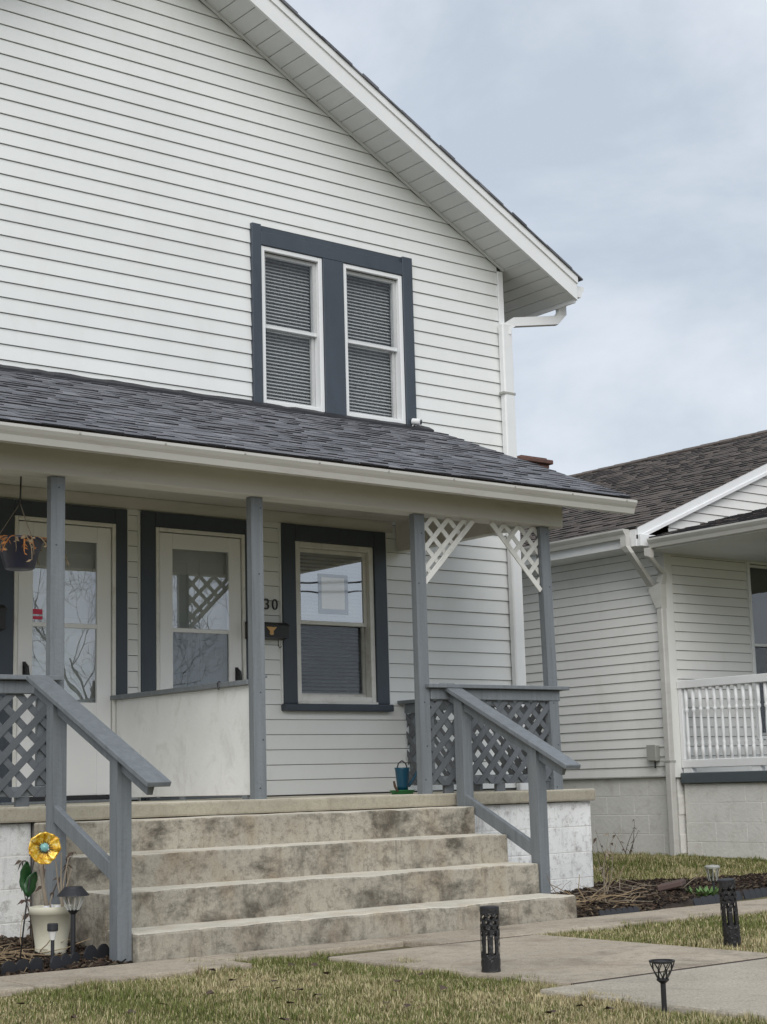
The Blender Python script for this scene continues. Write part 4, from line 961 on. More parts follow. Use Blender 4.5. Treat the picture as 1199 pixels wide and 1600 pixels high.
# ================================================================ lawn and beds
def in_poly(P, x, y):
    r = np.zeros(len(x), bool); j = len(P)-1
    for i in range(len(P)):
        (xi, yi), (xj, yj) = P[i], P[j]; c = ((yi > y) != (yj > y)) & (x < (xj-xi)*(y-yi)/(yj-yi+1e-12)+xi); r ^= c; j = i
    return r
def vnoise(x, y, f, seed):
    rg = np.random.default_rng(seed); T_ = rg.random((64, 64)); u = x*f+100; v = y*f+100; i = np.floor(u).astype(int); j = np.floor(v).astype(int); a = u-i; b = v-j; a = a*a*(3-2*a); b = b*b*(3-2*b)
    g = lambda p, q: T_[p % 64, q % 64]
    return g(i, j)*(1-a)*(1-b)+g(i+1, j)*a*(1-b)+g(i, j+1)*(1-a)*b+g(i+1, j+1)*a*b
def blades(name, P, dens, hmin, hmax, wd, label, gfun=gh, zoff=0.0, green=0.5):
    P = np.array(P); lo, hi = P.min(0), P.max(0); n = int((hi-lo).prod()*dens)
    x = RNG.uniform(lo[0], hi[0], n); y = RNG.uniform(lo[1], hi[1], n)
    jx = x + 0.09*(vnoise(x, y, 6, 1)-.5) + 0.05*(vnoise(x, y, 17, 2)-.5); jy = y + 0.14*(vnoise(x, y, 6, 3)-.5) + 0.07*(vnoise(x, y, 19, 4)-.5)
    k = in_poly(P, jx, jy)
    cl = vnoise(x, y, 7, 9)*0.6 + vnoise(x, y, 23, 10)*0.4
    k &= RNG.random(n) < 0.35+1.0*cl
    x, y, cl = x[k], y[k], cl[k]; n = len(x)
    z = gfun(x, y) + zoff - 0.004; az = RNG.uniform(0, 2*np.pi, n) ; ti = RNG.gamma(2.2, 0.32, n).clip(0.05, 1.45); h = RNG.uniform(hmin, hmax, n)*(0.5+1.6*cl**2.2)
    gn = vnoise(x, y, 1.3, 21)*0.55 + vnoise(x, y, 4.2, 22)*0.3 + vnoise(x, y, 15, 23)*0.15
    isg = RNG.random(n) < (gn-0.5)*1.3 + green
    ti = np.where(isg, ti*0.85, ti*1.15)
    dx, dy = np.cos(az), np.sin(az); px, py = -dy*wd, dx*wd; ww = RNG.uniform(.6, 1.3, n)
    B0 = np.stack([x, y, z], 1); S = np.stack([px*ww, py*ww, np.zeros(n)], 1)
    t1 = ti*0.45; M_ = B0 + np.stack([dx*np.sin(t1), dy*np.sin(t1), np.cos(t1)], 1)*(h*0.55)[:, None]
    Tt = M_ + np.stack([dx*np.sin(ti), dy*np.sin(ti), np.cos(ti)], 1)*(h*0.5)[:, None]
    V = np.stack([B0-S, B0+S, M_+S*0.8, M_-S*0.8, Tt], 1).reshape(-1, 3)
    base = np.arange(n)*5
    quads = np.stack([base, base+1, base+2, base+3], 1); tris = np.stack([base+3, base+2, base+4], 1)
    loops = np.concatenate([quads, tris], 1).ravel()
    me = bpy.data.meshes.new(name); me.vertices.add(len(V)); me.vertices.foreach_set('co', V.astype(np.float32).ravel())
    me.loops.add(len(loops)); me.loops.foreach_set('vertex_index', loops.astype(np.int32)); me.polygons.add(2*n)
    st = np.stack([np.arange(n)*7, np.arange(n)*7+4], 1).ravel(); me.polygons.foreach_set('loop_start', st.astype(np.int32)); me.update(calc_edges=True)
    G1, G2 = np.array([0.085, 0.11, 0.03]), np.array([0.215, 0.235, 0.075]); S1, S2 = np.array([0.29, 0.24, 0.125]), np.array([0.60, 0.525, 0.32])
    r = RNG.random((n, 1)); col = np.where(isg[:, None], G1+(G2-G1)*r, S1+(S2-S1)*r)
    br = RNG.random(n) < 0.10; col[br] = col[br]*np.array([0.5, 0.42, 0.36])
    col = np.concatenate([col, np.ones((n, 1))], 1); ca = me.color_attributes.new('Col', 'FLOAT_COLOR', 'POINT'); ca.data.foreach_set('color', np.repeat(col, 5, 0).astype(np.float32).ravel())
    me.materials.append(MATS['grass']); o = put(name, me, None, (0, 0, 0)); tag(o, label, 'grass', None, 'stuff'); return o
LAWN_A = [(2.4, 7.56), (3.5, 7.50), (4.35, 7.62), (4.75, 7.95), (4.95, 8.06), (5.3, 8.0), (5.62, 7.70), (5.70, 7.2), (5.62, 6.5), (5.53, 5.9), (5.38, 5.2), (5.25, 4.4), (5.1, 3.6), (3.0, 3.6)]
blades('lawn_grass', LAWN_A, 21000, 0.016, 0.042, 0.0020, 'short dull green and straw lawn in front of the steps', green=0.42)
LAWN_B = [(7.10, 7.56), (8.3, 7.66), (9.4, 7.62), (13.0, 7.62), (13.0, 5.0), (6.93, 4.6), (7.05, 5.7)]
blades('lawn_grass', LAWN_B, 11500, 0.017, 0.044, 0.0026, 'patch of lawn between the front walk and the cross path', green=0.5)
LAWN_C = [(9.6, 9.78), (10.5, 9.44), (11.5, 9.30), (12.6, 9.2), (12.6, 8.3), (14.5, 8.3), (14.5, 9.0), (13.03, 9.0), (13.0, 16), (10.8, 16), (10.8, 11.7), (9.6, 11.4)]
blades('lawn_grass', LAWN_C, 8000, 0.02, 0.055, 0.0032, 'lawn between the garden bed and the neighbouring house foundation', green=0.5)
# dead leaves on the lawn
mb = MB()
for i in range(40):
    x, y = random.uniform(3.2, 5.4), random.uniform(4.6, 7.4); r = random.uniform(.012, .026); a = random.uniform(0, 6.3); z = float(gh(x, y))+random.uniform(.03, .05)
    mb.add([(x+r*math.cos(a+k*1.2566)*(1.5 if k == 0 else 1), y+r*math.sin(a+k*1.2566), z+random.uniform(-.008, .012)) for k in range(5)], [(0, 1, 2, 3, 4)])
tag(obj('fallen_leaves', mb, 'dark_stem'), 'small brown dead leaves lying on the front lawn', 'leaves', None, 'stuff')

def bed(name, P, peak, label, seed):
    P_ = np.array(P); lo, hi = P_.min(0), P_.max(0); nx, ny = 46, 34
    X, Y = np.meshgrid(np.linspace(lo[0]-.05, hi[0]+.05, nx), np.linspace(lo[1]-.05, hi[1]+.05, ny)); ins = in_poly(P_, X.ravel(), Y.ravel()).reshape(X.shape)
    Z = bedz(X, Y, peak)
    mb = MB(); idx = {}
    for j in range(ny-1):
        for i in range(nx-1):
            if ins[j:j+2, i:i+2].any():
                q = []
                for (jj, ii) in ((j, i), (j, i+1), (j+1, i+1), (j+1, i)):
                    if (jj, ii) not in idx: idx[jj, ii] = len(mb.v); mb.v.append((X[jj, ii], Y[jj, ii], Z[jj, ii] if ins[jj, ii] else float(gh(X[jj, ii], Y[jj, ii]))-0.01))
                    q.append(idx[jj, ii])
                mb.f.append(tuple(q))
    tag(obj(name, mb, 'soil', smooth=True), kind='structure')
    n = int(area(P)*2200); x = RNG.uniform(lo[0], hi[0], n); y = RNG.uniform(lo[1], hi[1], n); k = in_poly(P_, x, y); x, y = x[k], y[k]; n = len(x)
    z = bedz(x, y, peak); mb = MB(); cols = []
    for i in range(n):
        l_, w_, t_ = random.uniform(.008, .028), random.uniform(.005, .011), .003
        M = Matrix.Rotation(random.uniform(0, 6.3), 3, 'Z') @ Matrix.Rotation(random.uniform(-.6, .6), 3, 'Y') @ Matrix.Rotation(random.uniform(-.6, .6), 3, 'X')
        mb.obox((x[i], y[i], z[i]+random.uniform(0.002, .014)), M.col[0], M.col[1], M.col[2], l_, w_, t_)
        c = random.choice(((.040, .027, .020), (.027, .020, .016), (.065, .043, .030), (.11, .085, .06), (.018, .015, .013))); cols += [(*c, 1)]*8
    o = obj('bark_mulch', mb, 'chips'); ca = o.data.color_attributes.new('Col', 'FLOAT_COLOR', 'POINT'); ca.data.foreach_set('color', np.array(cols, np.float32).ravel())
    tag(o, label, 'mulch', None, 'stuff')
def bedz(X, Y, peak): return gh(X, Y) + 0.015 + peak*sstep(8.12, 8.9, Y) + 0.012*(vnoise(np.asarray(X, float), np.asarray(Y, float), 5, 31)-.5) + 0.012*vnoise(np.asarray(X, float), np.asarray(Y, float), 14, 32)
BED_L = [(2.6, 8.15), (4.62, 8.15), (4.66, 9.46), (2.6, 9.46)]; PKL = 0.07
BED_R = [(8.07, 8.17), (8.9, 8.25), (9.8, 8.58), (10.4, 8.70), (12.55, 8.6), (12.55, 9.20), (11.5, 9.28), (10.5, 9.42), (9.62, 9.75), (9.56, 9.5), (8.07, 9.5)]; PKR = 0.05
bed('mulch_bed', BED_L, PKL, 'dark bark mulch in the bed below the sunflower ornament', 1); bed('mulch_bed', BED_R, PKR, 'dark bark mulch in the bed beside the white block foundation', 2)
def lz(x, y): return float(bedz(np.array([x]), np.array([y]), PKL)[0])
def rz(x, y): return float(bedz(np.array([x]), np.array([y]), PKR)[0])

def twigs(name, cx, cy, rx, ry, n, zf, hh, lmin, lmax, r, mat, label, cat, flat=0.35):
    mb = MB()
    for i in range(n):
        a = random.uniform(0, 6.3); q = math.sqrt(random.random()); x, y = cx+rx*q*math.cos(a), cy+ry*q*math.sin(a); z = zf(x, y)+0.01+random.uniform(0, hh)*(1-q)
        d = Vector((random.gauss(0, 1), random.gauss(0, 1), random.gauss(0, flat))).normalized(); ln = random.uniform(lmin, lmax); p = Vector((x, y, z)); pts = [p]
        for k in range(4): d = (d+Vector((random.gauss(0, .2), random.gauss(0, .2), random.gauss(0, .12)))).normalized(); pts.append(pts[-1]+d*ln/4)
        pts = [Vector((v.x, v.y, max(v.z, zf(v.x, v.y)+.004))) for v in pts]
        mb.tube(pts, [r*random.uniform(.7, 1.2)*(1-.14*k) for k in range(5)], 4)
    return tag(obj(name, mb, mat), label, cat, None, 'stuff')
twigs('dead_stalks', 9.05, 8.95, 1.0, .5, 48, rz, .05, .15, .5, .0036, 'grey_twig', 'heap of pale dead stalks on the mulch beside the white foundation', 'stalks')
twigs('dead_stalks', 8.6, 8.62, .45, .28, 40, rz, .05, .2, .55, .005, 'dry_stem', 'brown dead stalks lying near the bottom step', 'stalks')
twigs('dead_stalks', 3.75, 8.62, .55, .28, 190, lz, .10, .15, .45, .004, 'dry_stem', 'brown dead stalks matted at the foot of the sunflower ornament', 'stalks')
def upright(name, x, y, zf, n, h, spread, r, mat, label, leafy=0):
    t = thing(name, (x, y, zf(x, y)), label, 'plant'); mb = MB(); lf = MB()
    for i in range(n):
        p = Vector((x+random.uniform(-.04, .04), y+random.uniform(-.04, .04), zf(x, y)-.01)); d = Vector((random.uniform(-spread, spread), random.uniform(-spread, spread), 1)).normalized(); hh = h*random.uniform(.6, 1); pts = [p]
        for k in range(7): d = (d+Vector((random.gauss(0, .1), random.gauss(0, .1), 0))).normalized(); pts.append(pts[-1]+d*hh/7)
        mb.tube(pts, [r*(1-.1*k) for k in range(8)], 5)
        for k in range(leafy):
            b = pts[random.randint(2, 7)]; s = Vector((random.gauss(0, 1), random.gauss(0, 1), random.uniform(-1.2, .1))).normalized(); l_ = random.uniform(.02, .06); w_ = s.orthogonal().normalized()*l_*.22
            m2 = b+s*l_*.5+w_*.5+Vector((0, 0, -.01)); lf.add([b, b+s*l_*.45+w_, b+s*l_+Vector((0, 0, -.015)), b+s*l_*.45-w_], [(0, 1, 2, 3)])
    obj('stems', mb, mat, t)
    if leafy: obj('dry_leaves', lf, mat, t)
p = atZ(20, 1478, .09); upright('withered_plant', p.x, 8.75, lz, 3, .80, .08, .006, 'dark_stem', 'tall dark withered plant standing behind the sunflower ornament', 26)
p = atZ(5, 1490, .09); upright('withered_plant', 3.98, 8.62, lz, 3, .5, .25, .005, 'dark_stem', 'short dark withered plant at the base of the sunflower stake', 18)
upright('dead_weed', 9.28, 9.05, rz, 4, .55, .14, .004, 'grey_twig', 'thin pale dead weed standing by the white foundation corner', 3)
upright('dead_weed', 9.75, 9.5, rz, 3, .62, .3, .0035, 'dark_stem', 'dark dead weed with drooping tip behind the stalk heap', 4)
upright('dead_weed', 8.32, 9.2, rz, 4, .34, .25, .004, 'dark_stem', 'dark dead weed between the handrail post and the white blocks', 5)
upright('dead_weed', NX-0.22, NY+0.55, lambda x, y: GN, 4, .42, .2, .005, 'dark_stem', 'dark dead weed against the neighbouring foundation', 5)
p = atZ(1105, 1398, .06); t = thing('green_plant', (p.x, p.y, rz(p.x, p.y)), 'low green leafy plant in the mulch bed', 'plant'); mb = MB()
for i in range(70):
    a = random.uniform(0, 6.3); q = random.uniform(0, .13); b = Vector((p.x+q*math.cos(a), p.y+q*math.sin(a), rz(p.x, p.y))); s = Vector((math.cos(a), math.sin(a), random.uniform(.4, 1.6))).normalized(); l_ = random.uniform(.05, .10); w_ = s.cross(Vector((0, 0, 1))).normalized()*.014
    mb.add([b, b+s*l_*.5+w_, b+s*l_, b+s*l_*.5-w_], [(0, 1, 2, 3)])
obj('leaves', mb, 'leaf_light', t)
p = atZ(1050, 1389, .10)
sl_ = thing('brown_stone', (p.x, p.y, rz(p.x, p.y)), 'brown flat stone tilted on the mulch bed', 'stone')
M = Matrix.Rotation(R(35), 3, 'Z') @ Matrix.Rotation(R(-12), 3, 'X')
obj('stone', MB().obox((p.x, p.y, rz(p.x, p.y)+.045), M.col[0], M.col[1], M.col[2], .14, .10, .026, .012), 'fascia_brown', sl_)

# scalloped edging
def edging(a, b, zf, label, ns=4, h=0.075, lean=0.15):
    a = Vector((a[0], a[1], 0)); b = Vector((b[0], b[1], 0)); d = (b-a).normalized(); n = Vector((-d.y, d.x, 0)); ln = (b-a).length; c = (a+b)/2; z0 = zf(c.x, c.y)
    t = thing('scalloped_edging', (c.x, c.y, z0), label, 'edging', None)
    s = ln/ns
    for k in range(ns):
        prof = [(-s*.47, -.05), (s*.47, -.05), (s*.49, h*.45)] + [(s*.49*math.cos(q), h*.45+h*.55*math.sin(q)) for q in np.linspace(.2, math.pi-.2, 8)] + [(-s*.49, h*.45)]
        o = a+d*(s*(k+.5))
        obj('scallop', MB().prism(prof, lambda u, v: o+d*u+Vector((0, 0, z0+v))+n*(v*lean-.006), lambda u, v: o+d*u+Vector((0, 0, z0+v))+n*(v*lean+.006)), 'black_plastic', t)
L0 = lambda x, y: 0.03
q = [atZ(x, y, .03) for x, y in ((2, 1524), (66, 1516), (80, 1516), (126, 1507), (130, 1507), (170, 1502), (172, 1500), (206, 1498))]
for k, (nm, ns) in enumerate((('black scalloped edging below the sunflower stake', 3), ('black scalloped edging in front of the cream pot', 3), ('black scalloped edging under the tall mushroom light', 2), ('black scalloped edging touching the left handrail post', 2))):
    edging(q[2*k], q[2*k+1], L0, nm, ns, .10 if k > 1 else .07, .1 if k % 2 else -.1)
q = [atZ(x, y, z) for x, y, z in ((1062, 1388, .06), (1128, 1383, .06), (1130, 1383, .06), (1199, 1378, .06), (938, 1432, .03), (1000, 1425, .03), (1085, 1408, .05), (1160, 1398, .04), (1163, 1398, .04), (1225, 1390, .04))]
for k, nm in enumerate(('black scalloped edging along the far side of the mulch bed, behind the brown stone', 'black scalloped edging at the far side of the mulch bed, beyond the glass solar light', 'black scalloped edging near the end of the bottom step', 'black scalloped edging in front of the green plant', 'black scalloped edging beyond the green plant')):
    edging(q[2*k], q[2*k+1], lambda x, y: float(gh(x, y))+.02, nm, 7, .05, .3)

# ================================================================ solar lights
def bollard(px, py, top_px, label, lean, rot):
    p = atZ(px, py, .0); z0 = float(gh(p.x, p.y)); tp = atY(top_px[0], top_px[1], p.y); H = tp.z-z0; r = 0.047
    z0 -= 0.014; t = thing('bollard_light', (p.x, p.y, z0), label, 'solar light'); nA, nH = 40, 44
    mb = MB(); 
    ax = Vector((lean[0], lean[1], 1)).normalized(); U = ax.cross(Vector((0, 1, 0))).normalized(); V = ax.cross(U)
    P = lambda i, j, rr=r: Vector((p.x, p.y, z0)) + ax*(H*j/nH) + (U*math.cos(6.28318*i/nA+rot)+V*math.sin(6.28318*i/nA+rot))*rr
    for j in range(nH):
        for i in range(nA):
            f = j/nH; ph = (i % 10); hole = False
            if .36 < f < .60: hole = ph in (1, 2, 6, 7) if f < .56 else ph in (1, 6)
            elif .60 <= f < .90:
                k = int((f-.60)/.075); g = ((f-.60)/.075) % 1
                c = (i+ (2.5 if k % 2 else 0)) % 5
                hole = (abs(c-2.2) < 1.5*(1-abs(2*g-1))+.3) and .12 < g < .88
            if not hole: 
                a0 = len(mb.v); mb.v += [tuple(P(i, j)), tuple(P(i+1, j)), tuple(P(i+1, j+1)), tuple(P(i, j+1))]; mb.f.append((a0, a0+1, a0+2, a0+3))
    o = obj('shade', mb, 'black_metal', t, origin=(p.x, p.y, z0)); bm = bmesh.new(); bm.from_mesh(o.data); bmesh.ops.remove_doubles(bm, verts=bm.verts, dist=1e-5); bm.to_mesh(o.data); bm.free()
    md = o.modifiers.new('thickness', 'SOLIDIFY'); md.thickness = .002
    top = Vector((p.x, p.y, z0))+ax*H
    obj('solar_cap', MB().lathe([(r+.001, -.006), (r+.0015, .004), (r*.8, .007), (.001, .008)], top, 24, ax), 'black_plastic', t)
    obj('spike', MB().tube([Vector((p.x, p.y, z0+.02)), Vector((p.x, p.y, z0-.1))], [.012, .003], 8), 'black_plastic', t)
    obj('base_disc', MB().lathe([(r-.003, .004), (r-.003, .01)], (p.x, p.y, z0), 20, ax), 'black_plastic', t)
bollard(768, 1528, (772, 1413), 'black cut-out bollard light standing between the lawn and the front walk', (.01, 0), .2)
bollard(1146, 1482, (1133, 1371), 'leaning black cut-out bollard light in the grass beside the cross path', (-.085, -.02), .9)
# tulip shaped wire light
p = atZ(1039, 1584, 0); z0 = float(gh(p.x, p.y)); zt = atY(1040, 1501, p.y).z; zb = atY(1040, 1533, p.y).z
t = thing('tulip_light', (p.x, p.y, z0), 'small black tulip-shaped wire light at the edge of the front walk', 'solar light')
obj('stake', MB().tube([(p.x, p.y, z0-.08), (p.x, p.y, z0), (p.x, p.y, zb)], [.004, .0115, .0115], 10), 'black_metal', t)
obj('collar', MB().lathe([(.012, -.008), (.026, .004), (.026, .010), (.012, .012)], (p.x, p.y, zb), 16), 'black_metal', t)
bh_ = zt-zb; rr = .051
for k in range(8):
    for sg in (1, -1):
        pts = [(p.x+math.cos(k*math.pi/4+sg*.78*f)*(.018+(rr-.018)*math.sin(f*1.35)/math.sin(1.35)), p.y+math.sin(k*math.pi/4+sg*.78*f)*(.018+(rr-.018)*math.sin(f*1.35)/math.sin(1.35)), zb+.008+(bh_-.008)*f) for f in np.linspace(0, 1, 8)]
        obj('wire_rib', MB().tube(pts, .0024, 5), 'black_metal', t)
obj('rim', MB().lathe([(rr-.004, -.004), (rr+.003, -.004), (rr+.003, .003), (rr-.004, .003), (rr-.004, -.004)], (p.x, p.y, zt), 24), 'black_metal', t)
obj('diffuser', MB().lathe([(.018, .01), (.03, .02), (.036, bh_*.6), (.036, bh_-.01)], (p.x, p.y, zb), 16), 'glass_clear', t)
obj('solar_panel', MB().lathe([(rr-.006, -.004), (rr-.006, .0), (.001, .002)], (p.x, p.y, zt-.003), 20), 'black_plastic', t)
# glass solar light behind the leaning bollard
p = atZ(1116, 1398, .05); z0 = rz(p.x, p.y); zt = atY(1116, 1352, p.y).z; zb = atY(1116, 1376, p.y).z
t = thing('glass_light', (p.x, p.y, z0), 'small solar light with clear glass cup and pale lid in the mulch bed', 'solar light')
obj('cup', MB().lathe([(.032, 0), (.05, (zt-zb)*.85)], (p.x, p.y, zb), 18), 'glass', t)
for k in range(8): obj('cup_rib', MB().tube([(p.x+.033*math.cos(k*.785), p.y+.033*math.sin(k*.785), zb), (p.x+.051*math.cos(k*.785), p.y+.051*math.sin(k*.785), zt-.02)], .003, 5), 'utility', t)
obj('lid', MB().lathe([(.058, 0), (.06, .012), (.05, .022), (.01, .026)], (p.x, p.y, zt-.022), 18), 'utility', t)
obj('stake', MB().tube([(p.x, p.y, z0-.05), (p.x, p.y, zb)], .011, 8), 'black_plastic', t)
# mushroom light and small light in the left bed
p = atZ(114, 1494, .07); z0 = lz(p.x, p.y); g = lambda v: atY(114, v, p.y).z
t = thing('mushroom_light', (p.x, p.y, z0), 'tall black mushroom solar light with ribbed clear lens beside the pot', 'solar light')
obj('hat', MB().lathe([(.09, 0), (.088, .006), (.055, .042), (.05, .05), (.001, .052)], (p.x, p.y, g(1400)), 24), 'black_plastic', t)
obj('lens', MB().lathe([(.030, 0), (.062, g(1400)-g(1422)-.006), (.062, g(1400)-g(1422)-.001)], (p.x, p.y, g(1422)), 18), 'glass_clear', t)
for k in range(10): obj('lens_rib', MB().tube([(p.x+.031*math.cos(k*.628), p.y+.031*math.sin(k*.628), g(1422)), (p.x+.0625*math.cos(k*.628), p.y+.0625*math.sin(k*.628), g(1402))], .003, 5), 'white_old', t)
obj('collar', MB().lathe([(.014, -.02), (.028, -.004), (.034, .002)], (p.x, p.y, g(1423)), 14), 'black_plastic', t)
obj('stake', MB().tube([(p.x, p.y, z0-.06), (p.x, p.y, g(1424))], .0135, 10), 'black_plastic', t)
p = atZ(82, 1503, .062); z0 = lz(p.x, p.y); g = lambda v: atY(82, v, p.y).z
t = thing('small_light', (p.x, p.y, z0), 'short black stake solar light standing in front of the pot', 'solar light')
obj('cap', MB().lathe([(.028, 0), (.030, .004), (.030, .036), (.026, .040), (.001, .041)], (p.x, p.y, g(1455)), 18), 'black_plastic', t)
obj('lens', MB().lathe([(.013, 0), (.024, g(1455)-g(1469))], (p.x, p.y, g(1469)), 14), 'white_old', t)
obj('stake', MB().tube([(p.x, p.y, z0-.06), (p.x, p.y, g(1469))], .0105, 8), 'black_plastic', t)
# pot
PYP = 8.62; c = atY(82, 1495, PYP); zb = lz(c.x, PYP); zt = atY(80, 1416, PYP).z; rt = (atY(119, 1418, PYP).x-atY(41, 1418, PYP).x)/2*.80; cx = (atY(119, 1418, PYP).x+atY(41, 1418, PYP).x)/2; rb = rt*.72; Hh = zt-zb
pot = thing('flower_pot', (cx, PYP, zb), 'cream plastic flower pot with bare sticks', 'pot')
obj('pot_body', MB().lathe([(rb*.97, -.01), (rb, .0), (rb*1.02, .035), (rb*1.0, .04), (rt*.93, Hh*.83), (rt*.99, Hh*.84), (rt, Hh*.985), (rt*.98, Hh), (rt*.91, Hh), (rt*.88, Hh*.9)], (cx, PYP, zb), 32), 'cream_pot', pot, smooth=True)
obj('soil', MB().lathe([(rt*.9, 0), (rt*.9, .004), (.01, .012)], (cx, PYP, zb+Hh*.9), 24), 'soil', pot)
for k in range(5): 
    a = random.uniform(0, 6.3); obj('white_stone', MB().lathe([(.01, 0), (.022, .01), (.018, .022), (.004, .028)], (cx+.06*math.cos(a)+.03, PYP+.05*math.sin(a), zb+Hh*.915), 8), 'tape', pot)
for (x0, y0, x1, y1, r) in ((74, 1418, 62, 1330, .013), (62, 1330, 60, 1318, .008), (97, 1418, 96, 1332, .007), (98, 1400, 87, 1345, .006), (97, 1412, 107, 1340, .006), (98, 1405, 112, 1358, .005), (80, 1418, 82, 1398, .005)):
    a, b = atY(x0, y0, PYP), atY(x1, y1, PYP+.03); a.z = min(a.z, zb+Hh*.9+.0) if y0 > 1395 else a.z
    mid = (a+b)/2+Vector((random.uniform(-.008, .008), .01, 0)); obj('stick', MB().tube([a, mid, b], [r, r*.85, r*.7], 7), 'grey_twig', pot)
# sunflower ornament
FY = 8.22; c = atY(69, 1325, FY-.03); base = atZ(28, 1507, .06)
fl = thing('sunflower_ornament', (base.x, base.y, lz(base.x, base.y)), 'yellow metal sunflower garden ornament on a thin black stake', 'ornament')
obj('stake', MB().tube([Vector((base.x, base.y, lz(base.x, base.y)-.06)), atY(38, 1440, FY), atY(47, 1370, FY), c+Vector((-.02, .04, 0))], [.004, .0045, .0045, .004], 7), 'black_metal', fl)
Nf = Vector((-.35, -1, .12)).normalized(); Uf = Nf.cross(Vector((0, 0, 1))).normalized(); Vf = Uf.cross(Nf)
if Vf.z < 0: Vf = -Vf
def petal(a, ln, wd, cup, parent, off):
    mb = MB(); nu, nv = 7, 5; vs = []
    dr = Uf*math.cos(a)+Vf*math.sin(a); tg = Nf.cross(dr)
    for s_ in (0, 1):
        for i in range(nu):
            f = i/(nu-1); w_ = wd*(.35+1.25*math.sin(min(1, f*1.05)*math.pi*.62)) * (1 if f < .95 else .72)
            for j in range(nv):
                g = j/(nv-1)*2-1; ruf = .006*math.sin(g*6+a*3)*f
                vs.append(c + dr*(.020+ln*f) + tg*(g*w_*.5) + Nf*(off + cup*f*f*ln + .25*abs(g)*w_*.3*f + ruf - s_*.0025))
    m_ = nu*nv
    fs = [(i*nv+j, i*nv+j+1, (i+1)*nv+j+1, (i+1)*nv+j) for i in range(nu-1) for j in range(nv-1)]
    fs += [tuple(m_+k for k in f[::-1]) for f in fs]
    rim = [j for j in range(nv)] + [i*nv+nv-1 for i in range(1, nu)] + [(nu-1)*nv+j for j in range(nv-2, -1, -1)] + [i*nv for i in range(nu-2, 0, -1)]
    fs += [(rim[k], rim[(k+1) % len(rim)], m_+rim[(k+1) % len(rim)], m_+rim[k]) for k in range(len(rim))]
    mb.add(vs, fs); obj('petal', mb, 'petal', parent, smooth=True)
for k in range(7): petal(k*2*math.pi/7+.2+random.uniform(-.1, .1), random.uniform(.054, .070), random.uniform(.044, .054), random.uniform(.05, .5), fl, .007*(k % 2))
for k in range(18):
    a = k*.349; dr = Uf*math.cos(a)+Vf*math.sin(a); obj('stamen', MB().tube([c+dr*.02+Nf*.016, c+dr*random.uniform(.036, .046)+Nf*.028], [.003, .0012], 5), 'dark_stem', fl)
ctr = obj('flower_centre', MB().lathe([(.026, .0), (.026, .012), (.02, .022), (.001, .028)], c+Nf*.006, 18, Nf), 'turquoise', fl, smooth=True)
for k in range(14):
    a = k*2.4; q_ = .022*math.sqrt(k/14); obj('glass_bead', MB().lathe([(.006, 0), (.0055, .004), (.001, .006)], c+Nf*(.027-q_*.25)+Uf*q_*math.cos(a)+Vf*q_*math.sin(a), 7, Nf), ('tape', 'teal', 'leaf_light')[k % 3], fl)
for (x0, y0, x1, y1) in ((41, 1400, 41, 1346), (42, 1402, 55, 1362)):
    a, b = atY(x0, y0, FY), atY(x1, y1, FY-.02); d = b-a; s_ = d.cross(Vector((0, 1, 0))).normalized(); mb = MB(); vs = []
    for o_ in (0, .003):
        for f in np.linspace(0, 1, 8):
            w_ = .036*math.sin(math.pi*(.04+.93*f))**.8*(1+.12*math.sin(f*30))
            for g_ in (-1, 0, 1): vs.append(a+d*f+s_*g_*w_+Vector((0, -.012*abs(g_)+o_+.02*math.sin(f*3), 0)))
    fs = [(i*3+j, i*3+j+1, i*3+j+4, i*3+j+3) for i in range(7) for j in range(2)]; fs += [tuple(24+k for k in f[::-1]) for f in fs]
    rim = [0, 1, 2]+[i*3+2 for i in range(1, 8)]+[22, 21]+[i*3 for i in range(6, 0, -1)]; fs += [(rim[k], rim[(k+1) % len(rim)], 24+rim[(k+1) % len(rim)], 24+rim[k]) for k in range(len(rim))]
    mb.add(vs, fs); obj('metal_leaf', mb, 'leaf_green', fl, smooth=True)

# ================================================================ things on the porch
def mailbox(x0, x1, z0, z1, y, label, emblem):
    t = thing('mailbox', ((x0+x1)/2, y, z0), label, 'mailbox'); d = .11
    obj('body', MB().prism([(0, z0), (-d, z0+.012), (-d, z1-.028), (-d*.6, z1-.006), (0, z1)], lambda u, v: (x0, y+u, v), lambda u, v: (x1, y+u, v)), 'black_metal', t)
    obj('lid', MB().prism([(.0, z1+.0005), (-d*.62, z1-.005), (-d-.006, z1-.03), (-d-.006, z1-.045), (-d-.003, z1-.045), (-d-.003, z1-.028), (-d*.6, z1-.0015)], lambda u, v: (x0-.006, y+u, v+.003), lambda u, v: (x1+.006, y+u, v+.003)), 'black_metal', t)
    if emblem:
        cx, cz = emblem; half = [(0, .034), (.008, .04), (.013, .034), (.012, .026), (.045, .036), (.052, .03), (.04, .016), (.022, .0), (.016, -.012), (.022, -.03), (.008, -.038)]
        pl = [(-x, z) for x, z in half[::-1]] + half[1:]
        obj('eagle_emblem', MB().prism(pl, lambda u, v: (cx+u, y-d-.0045, cz+v), lambda u, v: (cx+u, y-d-.0005, cz+v)), 'gold', t)
    obj('newspaper_hook', MB().tube([(x1-.05, y-.02, z0+.005), (x1-.05, y-.02, z0-.05), (x1-.045, y-.035, z0-.07), (x1-.04, y-.05, z0-.055)], .004, 6), 'black_metal', t)
YM = WY-.047; a, b = atY(408, 970, YM-.11), atY(452, 1000, YM-.11); e_ = atY(425, 985, YM-.115)
mailbox(a.x-.09, b.x, b.z+.005, a.z-.005, YM, 'black wall mailbox with a golden eagle emblem beside the porch window', (e_.x, e_.z))
